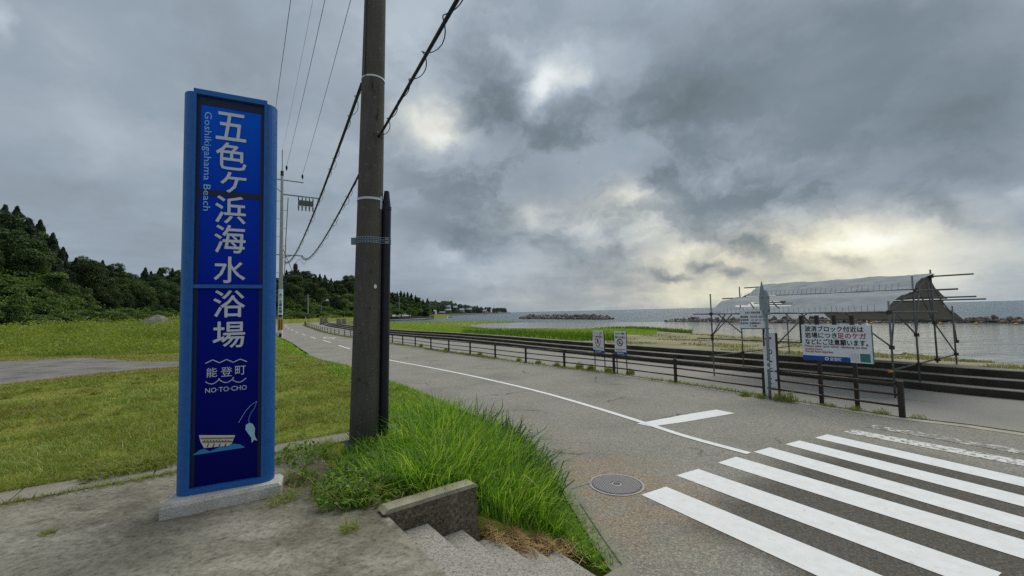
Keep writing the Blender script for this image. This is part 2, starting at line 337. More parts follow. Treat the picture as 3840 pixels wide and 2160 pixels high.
M['galv'] = mat('galvanised steel', [lin(106, 120, 128), lin(128, 140, 147)], scale=9, rough=.6, metal=.0, spec=.5)
M['scaff'] = mat('scaffold pipe', [lin(76, 82, 84), lin(104, 110, 112), lin(120, 118, 112)], scale=2.2, rough=.6, metal=.3, spec=.4, extra=lambda t, co, c: t.mix(t.m('MULTIPLY', t.step(t.noise(co, 5, 4), .62, .72), .6), c, lin(112, 74, 48)))
M['clamp'] = flat('rusty clamp', (70, 56, 46), .8)
M['fence'] = mat('brown fence paint', [lin(48, 40, 33), lin(66, 55, 46)], scale=8, rough=.6, spec=.35, bump=.1, bscale=60)
M['rail'] = mat('bronze rail', [lin(64, 54, 44), lin(88, 75, 60)], scale=6, rough=.32, metal=.55, spec=.5)
def sheet(name, a, b, tr):
    """thin woven sheet: matt, some light comes through"""
    m = bpy.data.materials.new(name); m.use_nodes = True; t = NT(m.node_tree); t.n.clear(); out = t.new('ShaderNodeOutputMaterial')
    co = t.new('ShaderNodeTexCoord').outputs['Object']; c = t.ramp(t.noise(t.v('MULTIPLY', co, (1., 1., 2.)), 2.2, 6, .65), [(.3, a), (.7, b)])
    bp = t.new('ShaderNodeBump'); bp.inputs['Strength'].default_value = .5; bp.inputs['Distance'].default_value = .03; t.put(bp.inputs['Height'], t.noise(t.v('MULTIPLY', co, (1., 1., .5)), 5, 5, .6, 1.))
    d = t.new('ShaderNodeBsdfDiffuse'); q = t.new('ShaderNodeBsdfTranslucent'); mx = t.new('ShaderNodeMixShader'); mx.inputs[0].default_value = tr
    for s_ in (d, q): t.put(s_.inputs[0], c); t.put(s_.inputs['Normal'], bp.outputs[0])
    t.l.new(d.outputs[0], mx.inputs[1]); t.l.new(q.outputs[0], mx.inputs[2]); t.l.new(mx.outputs[0], out.inputs[0]); return m
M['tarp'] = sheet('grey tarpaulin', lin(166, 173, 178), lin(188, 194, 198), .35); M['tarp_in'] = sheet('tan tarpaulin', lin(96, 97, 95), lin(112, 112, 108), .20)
M['white'] = mat('white board', [lin(214, 220, 224), lin(226, 230, 233)], scale=3, rough=.45)
M['boardback'] = flat('board edge', (88, 92, 92), .6)
M['black'] = flat('black print', (18, 20, 26), .5); M['red'] = flat('red print', (182, 42, 36), .5); M['darkred'] = flat('dark red print', (150, 30, 34), .5)
M['blueband'] = flat('blue band print', (20, 72, 150), .45); M['teal'] = flat('teal print', (52, 122, 116), .5); M['lilac'] = flat('pale print', (196, 196, 210), .5)
M['sign_blue'] = mat('blue sign paint', [lin(22, 88, 158), lin(30, 100, 172)], scale=20, rough=.5, spec=.4, bump=.1, bscale=300)
M['sign_dark'] = flat('dark blue frame shadow', (9, 26, 62), .5)  # colour of the inner frame's shadow showing through the panel
M['silver'] = flat('silver lettering', (206, 210, 214), .45)
M['skyprint'] = flat('pale blue lettering', (150, 196, 236), .45)
M['iron'] = mat('cast iron', [lin(150, 145, 146), lin(178, 173, 174)], scale=10, rough=.7, metal=.1, spec=.4, bump=.3, bscale=80)
M['rock_iron'] = mat('dark cast iron', [lin(84, 82, 84), lin(108, 105, 106)], scale=10, rough=.7, spec=.3)
M['rock'] = mat('breakwater rock', [lin(92, 82, 76), lin(122, 111, 102), lin(152, 140, 128)], scale=1.6, rough=.95, bump=.6, bscale=7, spec=.2, coord='Generated')
M['buoy'] = flat('yellow buoy', (214, 168, 62), .5)
M['roof'] = mat('grey roof', [lin(128, 138, 146), lin(150, 158, 164)], scale=2, rough=.6)
M['housewall'] = mat('house wall', [lin(84, 82, 80), lin(110, 107, 102)], scale=.4, rough=.9)
M['palewall'] = mat('pale house wall', [lin(176, 172, 162), lin(192, 188, 178)], scale=.4, rough=.9)
M['glass'] = flat('dark window glass', (38, 44, 52), .1, .6)
M['embank'] = mat('old embankment', [lin(118, 108, 98), lin(156, 144, 130)], scale=.3, rough=.95, bump=.5, bscale=2)
M['yellow'] = flat('yellow guard', (196, 140, 52), .6); M['bluetarp'] = flat('light blue sheet', (110, 176, 204), .6)
M['leafdead'] = flat('dead leaf', (34, 24, 20), .8); M['greenprint'] = flat('green print', (40, 92, 60), .6)
M['wave_print'] = flat('wave print', (40, 132, 196), .5); M['hull_a'] = flat('hull print', (214, 206, 196), .5); M['hull_b'] = flat('hull band print', (122, 128, 92), .5); M['hull_c'] = flat('plum print', (110, 52, 84), .5); M['fishprint'] = flat('fish print', (158, 206, 218), .5)
def panel_material(name, c0, c1, c2):
    """acrylic: the blue runs from azure at the top to navy at the foot"""
    m = bpy.data.materials.new(name); m.use_nodes = True; t = NT(m.node_tree); p = t.n['Principled BSDF']
    co = t.new('ShaderNodeTexCoord').outputs['Generated']; s = t.new('ShaderNodeSeparateXYZ'); t.put(s.inputs[0], co)
    c = t.ramp(t.m('ADD', s.outputs[2], t.m('MULTIPLY_ADD', t.noise(co, 6, 4), .06, -.03)), [(0, c0), (.5, c1), (1, c2)])
    t.put(p.inputs['Base Color'], c); p.inputs['Roughness'].default_value = .45; p.inputs['Specular IOR Level'].default_value = .08; return m
M['panel_low'] = panel_material('lower sign blue', lin(2, 6, 92), lin(0, 12, 116), lin(0, 24, 142))
M['panel_top'] = panel_material('upper sign blue', lin(0, 34, 156), lin(0, 60, 188), lin(4, 96, 216))
def sea_material(name, amp, base, spec=.5, rough=.12):
    m = bpy.data.materials.new(name); m.use_nodes = True; t = NT(m.node_tree); p = t.n['Principled BSDF']
    p.inputs['Base Color'].default_value = base; p.inputs['Roughness'].default_value = rough; p.inputs['IOR'].default_value = 1.33; p.inputs['Specular IOR Level'].default_value = spec
    co = t.new('ShaderNodeTexCoord').outputs['Object']
    a = t.noise(t.v('MULTIPLY', co, (.35, .8, 1.)), .45, 5, .6, .4); b = t.noise(t.v('MULTIPLY', co, (.5, 1., 1.)), 2.2, 4, .6, .3); c = t.noise(t.v('MULTIPLY', co, (.4, 1., 1.)), .06, 4, .6)
    h = t.m('ADD', t.m('MULTIPLY', a, 1.0), t.m('ADD', t.m('MULTIPLY', b, .22), t.m('MULTIPLY', c, 5.)))
    bp = t.new('ShaderNodeBump'); bp.inputs['Strength'].default_value = 1.; bp.inputs['Distance'].default_value = amp
    t.put(bp.inputs['Height'], h); t.put(p.inputs['Normal'], bp.outputs[0]); return m
M['sea'] = sea_material('sea water', 1.6, lin(66, 92, 108), .25, .28); M['shallow'] = sea_material('calm shallows', .34, lin(110, 112, 104))
# ------------------------------------------------------------------ lettering on flat signs
class Plane:
    """a flat face: origin o, u to the viewer's right, v up, n towards the viewer"""
    def __init__(s, a, b, z0=0.):
        s.o = np.array([a[0], a[1], z0], float); s.u = np.array([b[0] - a[0], b[1] - a[1], 0.]); s.w = np.linalg.norm(s.u); s.u /= s.w
        s.v = np.array([0, 0, 1.]); s.n = np.cross(s.u, s.v)
    def uv(s, x, y):
        r = ray(x, y); k = ((s.o - EYEP) @ s.n) / (r @ s.n); p = EYEP + r * k - s.o; return float(p @ s.u), float(p @ s.v)
    def p(s, a, b, t=0.): return s.o + s.u * a + s.v * b + s.n * t
    def rect(s, mb, u0, v0, u1, v1, t0, t1): return mb.prism([(u0, v0), (u1, v0), (u1, v1), (u0, v1)], s.o, s.u, s.v, s.n, t0, t1)
    def poly(s, mb, pts, t0, t1): return mb.prism(pts, s.o, s.u, s.v, s.n, t0, t1)
_glyphs = {}
def glyph(body, off=0.):
    if (body, off) not in _glyphs:
        c = bpy.data.curves.new('lettering', 'FONT'); c.body = body; c.offset = off; c.resolution_u = 2
        o = bpy.data.objects.new('lettering', c); COL.objects.link(o)
        dg = bpy.context.evaluated_depsgraph_get(); e = o.evaluated_get(dg); me = e.to_mesh()
        V = np.array([v.co[:2] for v in me.vertices]); Fc = [tuple(p.vertices) for p in me.polygons]
        e.to_mesh_clear(); bpy.data.objects.remove(o); bpy.data.curves.remove(c)
        _glyphs[(body, off)] = (V, Fc)
    return _glyphs[(body, off)]
def put_text(mb, pl, body, box, off=0., t=.003, rot=False):
    V, Fc = glyph(body); V = V - V.min(0); V = V / V.max(0); u0, v0, u1, v1 = box
    e = off * .8 * (v1 - v0)                # heavier weight: the same letter laid over itself slightly shifted
    for i, (du, dv) in enumerate(((0, 0), (e, 0), (-e, 0), (0, e), (0, -e)) if off else ((0, 0),)):
        tt = t + i * .0002
        if rot: P = [pl.p(u0 + (u1 - u0) * y + du, v1 - (v1 - v0) * x + dv, tt) for x, y in V]
        else: P = [pl.p(u0 + (u1 - u0) * x + du, v0 + (v1 - v0) * y + dv, tt) for x, y in V]
        mb.add(P, Fc)
    return mb
def stroke(mb, pl, pts, w, t=.003, closed=False):
    """a flat drawn line on a sign"""
    P = [np.array(p, float) for p in pts]
    if closed: P = P + [P[0]]
    for a, b in zip(P[:-1], P[1:]):
        d = (b - a) / (np.linalg.norm(b - a) + 1e-9); q = np.array([-d[1], d[0]]) * w / 2; e = d * w * .3
        mb.add([pl.p(*(a - q - e), t), pl.p(*(b - q + e), t), pl.p(*(b + q + e), t), pl.p(*(a + q - e), t)], [(0, 1, 2, 3)])
    return mb
def patch(mb, pl, pts, t=.003): return mb.add([pl.p(a, b, t) for a, b in pts], [tuple(range(len(pts)))])
def disc(cu, cv, r, n=24, ry=None): return [(cu + r * math.cos(6.2832 * k / n), cv + (ry or r) * math.sin(6.2832 * k / n)) for k in range(n)]
def box_of(pl, x0, y0, x1, y1):
    a = pl.uv(x0, (y0 + y1) / 2)[0]; b = pl.uv(x1, (y0 + y1) / 2)[0]; c = pl.uv((x0 + x1) / 2, y1)[1]; d = pl.uv((x0 + x1) / 2, y0)[1]; return a, c, b, d
for _t in list('五色ヶ浜海水浴場能登町の') + ['Goshikigahama Beach', 'NO·TO·CHO']: glyph(_t)

# ------------------------------------------------------------------ the lie of the land
def chain(P, step=None):
    P = np.array(P, float)
    if not step: return P
    s = np.r_[0, np.cumsum(np.hypot(*np.diff(P, axis=0).T))]; n = max(2, int(s[-1] / step))
    q = np.linspace(0, s[-1], n); return np.stack([np.interp(q, s, P[:, 0]), np.interp(q, s, P[:, 1])], 1)
def rounded(P, n=3):
    P = np.array(P, float)
    for _ in range(n):
        Q = np.empty((2 * len(P) - 2, 2)); Q[0::2] = .75 * P[:-1] + .25 * P[1:]; Q[1::2] = .25 * P[:-1] + .75 * P[1:]
        P = np.r_[P[:1], Q, P[-1:]]
    return P
def sdist(x, y, P):
    """distance to a polyline, positive on its left"""
    x = np.asarray(x, float); y = np.asarray(y, float); best = np.full(x.shape, 1e9); sg = np.ones(x.shape)
    for a, b in zip(P[:-1], P[1:]):
        d = b - a; L = d @ d + 1e-12; k = np.clip(((x - a[0]) * d[0] + (y - a[1]) * d[1]) / L, 0, 1)
        ex = x - a[0] - k * d[0]; ey = y - a[1] - k * d[1]; e = ex * ex + ey * ey; w = e < best
        best = np.where(w, e, best); sg = np.where(w, np.sign(d[0] * ey - d[1] * ex), sg)
    return np.sqrt(best) * sg
def inside(x, y, P):
    x = np.asarray(x, float); y = np.asarray(y, float); r = np.zeros(x.shape, bool); n = len(P)
    for i in range(n):
        (x0, y0), (x1, y1) = P[i], P[i - 1]
        c = ((y0 > y) != (y1 > y)) & (x < (x1 - x0) * (y - y0) / (y1 - y0 + 1e-12) + x0); r ^= c
    return r
def sm(x, a, b):
    k = np.clip((x - a) / (b - a), 0, 1); return k * k * (3 - 2 * k)
def zroad(y): return np.interp(y, [50, 70, 86, 104, 121, 190, 260], [0, .1, .36, .52, .62, .9, 1.1])
def offset(P, d):
    T = np.gradient(P, axis=0); T /= np.hypot(T[:, 0], T[:, 1])[:, None]; return P + np.stack([-T[:, 1], T[:, 0]], 1) * d
ROADL = rounded([(2.6, -8), (1.9, 0), (1.35, 3), (1.07, 4.3), (.9, 5.5), (.75, 6.7), (.34, 8.53), (-.43, 10.12), (-3.6, 14.8), (-8, 20.4), (-12, 26), (-16.6, 33.5), (-21.7, 42), (-27.1, 50.5), (-32.4, 59), (-37.8, 67.6), (-43, 76.2), (-48.1, 84.8), (-53.2, 93.5), (-58.1, 102.3), (-62.8, 111.2), (-67.2, 120.5), (-70.1, 130), (-70.6, 138.8), (-66.6, 148), (-59, 155.5), (-50, 162.5), (-42.3, 171.5), (-38.5, 186)], 2)
POSTS = [(8.66, 9.64), (7.12, 12.22), (5.58, 14.81), (4.01, 17.15), (2.28, 19.29), (.61, 21.41), (-1.02, 23.77), (-2.65, 26.12), (-4.29, 28.34), (-5.97, 30.9), (-7.79, 33.91), (-9.34, 36.02), (-10.87, 38.33)]
_f = chain([(-10.87, 38.33), (-17, 47.5), (-23, 56.2), (-28.2, 64.5), (-33.2, 73), (-38.5, 82), (-43.8, 91), (-48.8, 100), (-53.4, 109), (-57.5, 118)], 2.9)
POSTS += [tuple(q) for q in _f[1:]]
FENCE = np.array([(14.5, .5), (12.5, 4.2), (10.6, 7.1), (9.36, 9.03)] + POSTS + [(-60, 127), (-60.5, 136), (-57, 143), (-50, 149), (-42, 156), (-35, 166), (-32, 184)], float)
ROADR = offset(FENCE, .30)
_tp = [(3840, 1394), (3534, 1375), (3355, 1359.6), (2285, 1291), (1761, 1251), (1600, 1243.3), (1440.5, 1234.6)]
TOPF = np.array([(21, 0), (17.0, 7.2)] + [tuple(at(x, y, .64)[:2]) for x, y in _tp] + [(-29.5, 77), (-37.5, 89), (-45.0, 103), (-51, 118), (-54, 132), (-50, 142)], float)
TOPF = rounded(TOPF, 2)
COASTL = np.r_[TOPF[TOPF[:, 1] < 141], np.array([(-50, 142), (-54, 160), (-60, 178), (-70, 205), (-77, 236), (-74, 250), (-62, 258), (-50, 266), (-46, 300), (-60, 420)])]
SHORE = rounded([(44, -14), (34, 6), (27, 15), (24.5, 20.6), (24.0, 23.5), (24.6, 28), (25.5, 36), (24.5, 44), (23, 55), (20.5, 67)] + [tuple(at(x, y, -.05)[:2]) for x, y in ((2300, 1225), (2100, 1226.5), (1898, 1227), (1800, 1220), (1768, 1213.5), (1796, 1210), (1950, 1204), (1985, 1199.5), (1900, 1199.5), (1796, 1200), (1611, 1206), (1440, 1209))] + [(-62, 200), (-72, 225)], 2)
BEACH = np.r_[SHORE, np.array([(-95, 205), (-70, 140), (-45, 95), (-20, 55), (3, 33), (10, 8), (20, -14)])]
# wooded hill: foot, crest and skyline by bearing
TB = lambda xd: (xd * DD - 1920) / F
SKYL = [(-80, 500), (0, 500), (30, 505), (50, 515), (75, 522), (100, 540), (120, 560), (150, 600), (165, 634), (185, 630), (210, 622), (240, 640), (270, 655), (300, 656), (318, 672), (335, 690), (360, 668), (385, 670), (420, 665), (445, 670), (560, 672), (690, 690), (725, 666), (745, 676), (765, 672), (790, 690), (805, 686), (830, 694), (850, 698), (878, 684), (930, 712), (975, 727), (1005, 729), (1023, 730), (1045, 740), (1062, 748), (1072, 760), (1080, 782), (1100, 790)]
SK_T = np.array([TB(a) for a, b in SKYL]); SK_E = np.array([(horizon(a * DD) - b * DD) / F for a, b in SKYL])
def hill_foot(t): return np.interp(t, [-2.2, -1.3, -1.05, -.95, -.85, -.79, -.56, -.47, -.38, -.30, -.2, -.15], [50, 53, 62, 84, 104, 118, 140, 153, 174, 228, 272, 330])
def hill_top(t): return np.interp(t, [-2.2, -1.3, -1.05, -.95, -.85, -.79, -.56, -.38, -.30, -.2, -.15], [84, 86, 96, 124, 150, 164, 186, 225, 275, 330, 400])
TREE_H = 9.0
def hill_crest(t): return np.maximum(2.0, EYE + np.interp(t, SK_T, SK_E) * hill_top(t) - TREE_H)
STAIR0 = np.array([-1.03, 3.48]); SU = np.array([.80, .60]); SV = np.array([.60, -.80])
def hland(x, y):
    x = np.asarray(x, float); y = np.asarray(y, float)
    d = sdist(x, y, ROADL); zr = zroad(y); t = x / np.maximum(y, 1.); yf = hill_foot(t); yt = hill_top(t)
    zl = .93 + 1.1 * sm(y, 26, 55) * (y > 0) + .05 * np.sin(x * .8 + 1) * np.sin(y * .6) * sm(y, 8, 20)
    zl = np.where(y > 20, np.maximum(zl, zr + .4), zl)
    up = np.clip((y - yf) / (yt - yf), 0, 1.15)
    zl = zl + np.where(y > 30, np.maximum(hill_crest(t) - 2, 0) * up ** .9 * np.clip((-.165 - t) / .02, 0, 1), 0)
    far = y > hill_foot(t) - 12
    w = sm(d, .12, 2.3)
    z = zr - .02 + (zl - zr + .02) * w
    z = np.where(d < .1, zr - .3, z)
    z = np.where(far & (d < 0), zl, z)
    z = np.where((sdist(x, y, COASTL) < .0) & ~far, -2.2, z)
    a = (x - STAIR0[0]) * SU[0] + (y - STAIR0[1]) * SU[1]; b = (x - STAIR0[0]) * SV[0] + (y - STAIR0[1]) * SV[1]
    z = np.where((a > -.2) & (a < 2.0) & (b > -.11) & (b < 4.3), np.minimum(z, np.interp(a, [-.2, 2.0], [.50, -.45])), z)
    z = np.where(inside(x, y, PLATFORM), .55, z)
    return z
KERB_A, KERB_B = np.array([-16.0, -4.95]), np.array([-1.0, 7.25])   # line of the gutter slabs behind the platform (lawn side)
_kd = np.array([.82, .572]); _k0 = np.array([-4.91, 4.13])
PLATFORM = [tuple(_k0 - _kd * 14 + np.array([.235, -.337])), tuple(_k0 + _kd * 1.3 + np.array([.235, -.337])), tuple(_k0 + _kd * 2.7 + np.array([.26, -.37])), (-2.25, 5.0), (-1.95, 4.55), (-1.25, 3.9), tuple(STAIR0 + SV * .02), tuple(STAIR0 + SV * 4.0), tuple(STAIR0 + SV * 4.2 + SU * .6), (2.6, -9), (-16, -9)]

def polar(name, ts, ys, zf, keep, m, kind='structure', sm_=True):
    """ground sheet over bearings x/y and depths y"""
    Tg, Yg = np.meshgrid(ts, ys, indexing='ij'); X = Tg * Yg; Z = zf(X, Yg)
    V = np.stack([X, Yg, Z], -1).reshape(-1, 3); n, k = len(ts), len(ys)
    i, j = np.meshgrid(np.arange(n - 1), np.arange(k - 1), indexing='ij'); a = (i * k + j).ravel()
    Fc = np.stack([a, a + k, a + k + 1, a + 1], 1)
    if keep is not None:
        c = V[Fc].mean(1); Fc = Fc[keep(c[:, 0], c[:, 1])]
        used = np.unique(Fc); mp = np.zeros(len(V), int); mp[used] = np.arange(len(used)); V = V[used]; Fc = mp[Fc]
    o = obj(name, np_mesh(name, V, Fc, sm_), m); tag(o, kind=kind); return o
ys_near = np.r_[np.geomspace(2.2, 26, 190), np.geomspace(26.5, 420, 150)]
ground = polar('ground', np.r_[np.linspace(-2.6, -1.35, 30), np.linspace(-1.34, .5, 330)], ys_near, hland, lambda x, y: (sdist(x, y, COASTL) > -1) & (x / y < .3) & (y < 420), M['soil'])
gm = ground.data; gm.materials.append(M['forest_floor'])
_pc = np.array([p.center[:2] for p in gm.polygons]); gm.polygons.foreach_set('material_index', (_pc[:, 1] > hill_foot(_pc[:, 0] / _pc[:, 1]) - 3).astype(np.int32))
# the same lawn level carries on behind and beside the camera
o = obj('lawn_behind', MB().add([(-60, -60, .90), (1.2, -60, .90), (1.2, -8.5, .90), (-16, -8.5, .90), (-16, 2.3, .9), (-60, 2.3, .9)], [(0, 1, 2, 3), (0, 3, 4, 5)]), M['soil']); tag(o, kind='structure')

def ribbon(name, A, B, zf, m, n=240, cross=6, dz=0., parent=None, kind='structure'):
    """flat strip between two lines"""
    ra = lambda P: (lambda s: np.stack([np.interp(np.linspace(0, s[-1], n), s, P[:, 0]), np.interp(np.linspace(0, s[-1], n), s, P[:, 1])], 1))(np.r_[0, np.cumsum(np.hypot(*np.diff(P, axis=0).T))])
    A, B = ra(A), ra(B); k = np.linspace(0, 1, cross)[None, :, None]; G = A[:, None] * (1 - k) + B[:, None] * k
    Z = zf(G[..., 1]) + dz; V = np.concatenate([G, Z[..., None]], -1).reshape(-1, 3)
    i, j = np.meshgrid(np.arange(n - 1), np.arange(cross - 1), indexing='ij'); a = (i * cross + j).ravel()
    o = obj(name, np_mesh(name, V, np.stack([a + cross, a, a + 1, a + cross + 1], 1)), m, parent)
    if kind: tag(o, kind=kind)
    return o
_cut = lambda P, y0: P[P[:, 1] > y0]
road = ribbon('road', ROADL, np.r_[[(16, -8)], ROADR], zroad, M['asphalt'], 420, 10)
_wb = offset(TOPF, .80)
prom = ribbon('promenade', np.r_[[(16.4, -8)], FENCE[FENCE[:, 1] < 140]], np.r_[[(24.5, -8)], _wb], zroad, M['prom'], 300, 8, -.006)
gut = ribbon('gutter_strip', offset(FENCE, .30)[:len(POSTS) - 14], offset(FENCE, .06)[:len(POSTS) - 14], zroad, M['paleconc'], 160, 3, .006)
ribbon('joint_strip', offset(FENCE, .055)[:12], offset(FENCE, -.05)[:12], zroad, M['riser_shade_joint'], 120, 2, .004)
kerb = MB(); KL = offset(ROADL, .0); KL = KL[(KL[:, 1] > -2) & (KL[:, 1] < 30)]; KI = offset(KL, .20)
ribbon('kerb', KI, KL, lambda y: np.full(np.shape(y), .05), M['kerbc'], 140, 3)
sl = ribbon('slot_drain', offset(KL, .075)[(KL[:, 1] > 3.7) & (KL[:, 1] < 5.7)], offset(KL, .06)[(KL[:, 1] > 3.7) & (KL[:, 1] < 5.7)], lambda y: np.full(np.shape(y), .054), M['cable'], 24, 2)
# beach
def hbeach(x, y):
    ds = sdist(x, y, SHORE); ds = np.where(inside(x, y, BEACH), np.abs(ds), -np.abs(ds)); dw = -sdist(x, y, COASTL)
    z = np.where(ds > 0, -.52 + np.interp(y, [25, 60], [.095, .05]) * ds, -.52 + .08 * ds); z = np.minimum(z, .47 - .024 * dw + zroad(y) * .3)
    z = z + .03 * np.sin(x * .9) * np.sin(y * .7 + x * .3) * (ds > 1)
    return np.where(dw < .1, -.4, np.maximum(z, -2.5))
polar('beach', np.linspace(-.55, 1.9, 300), np.geomspace(7, 230, 240), hbeach, lambda x, y: (sdist(x, y, COASTL) < -.05) & (sdist(x, y, SHORE) > -14) & (hbeach(x, y) > -1.2), M['sand'])
SEA_Z = -.52
polar('sea', np.linspace(-1.1, 3.2, 60), np.r_[np.geomspace(6, 300, 60), np.geomspace(320, 22000, 60)], lambda x, y: np.full(x.shape, SEA_Z), lambda x, y: (sdist(x, y, COASTL) < 6), M['sea'])
_pool = [(20, 12), (19, 22), (20, 34), (20, 50), (16, 68), (4, 78), (-8, 90), (-14, 110), (-14, 124), (-2, 128), (10, 118), (22, 108), (35, 98), (42, 85.5), (48, 74), (56, 67.5), (64, 62), (68, 54), (78, 45), (93, 34), (120, 22), (120, -10), (60, -10), (36, 0)]
o = obj('shallow_water', MB().add([(a, b, SEA_Z + .006) for a, b in _pool], [tuple(range(len(_pool)))]), M['shallow']); tag(o, kind='structure')
for nm, pts in (('wet_pool', [(14.4, 15.9), (16.2, 14.9), (19.6, 15.2), (22.2, 17.4), (22.4, 19.2), (19.4, 18.2), (16.6, 17.2)]), ('wet_pool', [(17.5, 23.6), (20.5, 22.6), (22.6, 24.6), (22.8, 29), (21.2, 34), (19.6, 31), (19.4, 27)])):
    z = float(hbeach(np.array([np.mean([p[0] for p in pts])]), np.array([np.mean([p[1] for p in pts])]))[0]) + .03
    o = obj(nm, MB().add([(a, b, z) for a, b in pts], [tuple(range(len(pts)))]), M['shallow']); tag(o, kind='structure')
# concrete platform the photographer stands on
pf = obj('platform', MB().prism(PLATFORM, (0, 0, .45), (1, 0, 0), (0, 1, 0), (0, 0, 1), 0, .50), M['platform']); tag(pf, kind='structure')
# gutter slabs between platform and lawn
slab = thing('gutter', 'row of grey concrete gutter slabs along the lawn edge behind the blue sign', 'gutter', tuple(_k0) + (.9,)); tag(slab, kind='structure')
nrm = np.array([_kd[1], -_kd[0]])
for i in range(-9, 4):
    a = _k0 + _kd * (i * 1.0 + .15 + .004); c = a + _kd * .496 + nrm * .20
    obj('slab', MB().box((c[0], c[1], .905), (.985, .39, .10), [(_kd[0], _kd[1], 0), (-_kd[1], _kd[0], 0), (0, 0, 1)]), M['kerbc'], slab)
# gravel track across the field
_g = [atd(x, y, .97 + .0)[:2] for x, y in [(-90, 905), (0, 906), (120, 903), (250, 902), (440, 908), (520, 912), (440, 921), (330, 930), (200, 944), (90, 957), (0, 967), (-120, 985)]]
GTRACK = [tuple(p) for p in _g]
def track_mesh():
    from mathutils.geometry import tessellate_polygon
    ts = np.linspace(-1.5, -.66, 90); ys = np.geomspace(9, 24, 70)
    return polar('gravel_track', ts, ys, lambda x, y: hland(x, y) + .025, lambda x, y: inside(x, y, GTRACK), M['gravel'])
track_mesh()
# ------------------------------------------------------------------ road markings: flat pieces of the road
def marking(name, pts, m, dz=.006, label=None):
    o = obj(name, MB().add([(a, b, float(zroad(b)) + dz) for a, b in pts], [tuple(range(len(pts)))]), m, road)
    return tag(o, label)
for A, B, L in (((1.71, 5.98), (2.14, 6.23), 3.2), ((2.44, 6.63), (2.88, 6.87), 3.2), ((3.31, 7.12), (3.75, 7.38), 3.25), ((4.17, 7.60), (4.59, 7.82), 3.25), ((4.96, 7.97), (5.36, 8.17), 3.25), ((5.75, 8.31), (6.14, 8.51), 3.25)):
    A, B = np.array(A), np.array(B); d = np.array([.515, -.857]) if A[0] < 4 else np.array([.45, -.893])
    marking('crosswalk_stripe', [A, A + d * L, B + d * L, B], M['paint'])
d = np.array([.54, -.84]); A, B = np.array((6.55, 8.64)), np.array((6.87, 8.80))
marking('crosswalk_stripe', [A, A + d * 3, B + d * 3, B], M['worn_paint'], label='worn crosswalk stripe')
A, B = np.array((7.25, 8.98)), np.array((7.55, 9.16))
marking('crosswalk_stripe', [A, A + d * 2.6, B + d * 2.6, B], M['faint_paint'], label='almost worn away crosswalk stripe')
marking('stop_line', [(2.72, 9.63), (4.02, 10.30), (5.03, 10.75), (5.28, 10.34), (3.80, 9.67), (2.94, 9.36)], M['paint'])
CL = rounded([(4.05, 7.52), (3.35, 8.62), (2.98, 9.5), (1.9, 11.7), (.58, 14.1), (-2.6, 18.7), (-7.6, 24.85), (-9.6, 28.1)], 2); CR = offset(CL, -.075); CLL = offset(CL, .075)
ribbon('lane_line', CLL, CR, zroad, M['paint'], 80, 2, .009, road, None)
DASH = [(-9.0, 27.1), (-13.94, 35.1), (-19.1, 43.65), (-24.5, 52.1), (-29.8, 60.6), (-35.1, 69.05), (-40.3, 77.6), (-45.5, 86.2), (-50.45, 94.9), (-55.4, 103.6), (-60, 112.4), (-64.0, 121.4), (-66.6, 130.6), (-66.5, 139.5), (-61.5, 147.5), (-54, 153.5)]
for i, c in enumerate(DASH[1:-1]):
    c = np.array(c); d = np.array(DASH[i + 2]) - np.array(DASH[i]); d = d / np.hypot(*d); q = np.array([-d[1], d[0]]) * .08
    marking('centre_dash', [c - d * 2.6 - q, c + d * 2.6 - q, c + d * 2.6 + q, c - d * 2.6 + q], M['paint'], .012)
for a, b in (((-22.4, 50.3), (-23.3, 53.0)), ((-23.3, 53.0), (-21.2, 50.8)), ((-21.2, 50.8), (-20.6, 48.4)), ((-20.6, 48.4), (-22.4, 50.3))):
    a, b = np.array(a), np.array(b); d = (b - a) / np.hypot(*(b - a)); q = np.array([-d[1], d[0]]) * .09
    marking('diamond_line', [a - q, b - q, b + q, a + q], M['paint'], .010)
a, b = np.array((-19.6, 38.6)), np.array((-18.3, 39.3)); d = (b - a) / np.hypot(*(b - a)); q = np.array([-d[1], d[0]]) * .10
marking('chalk_mark', [a - q, b - q, b + q, a + q], M['blue_paint'], .010)

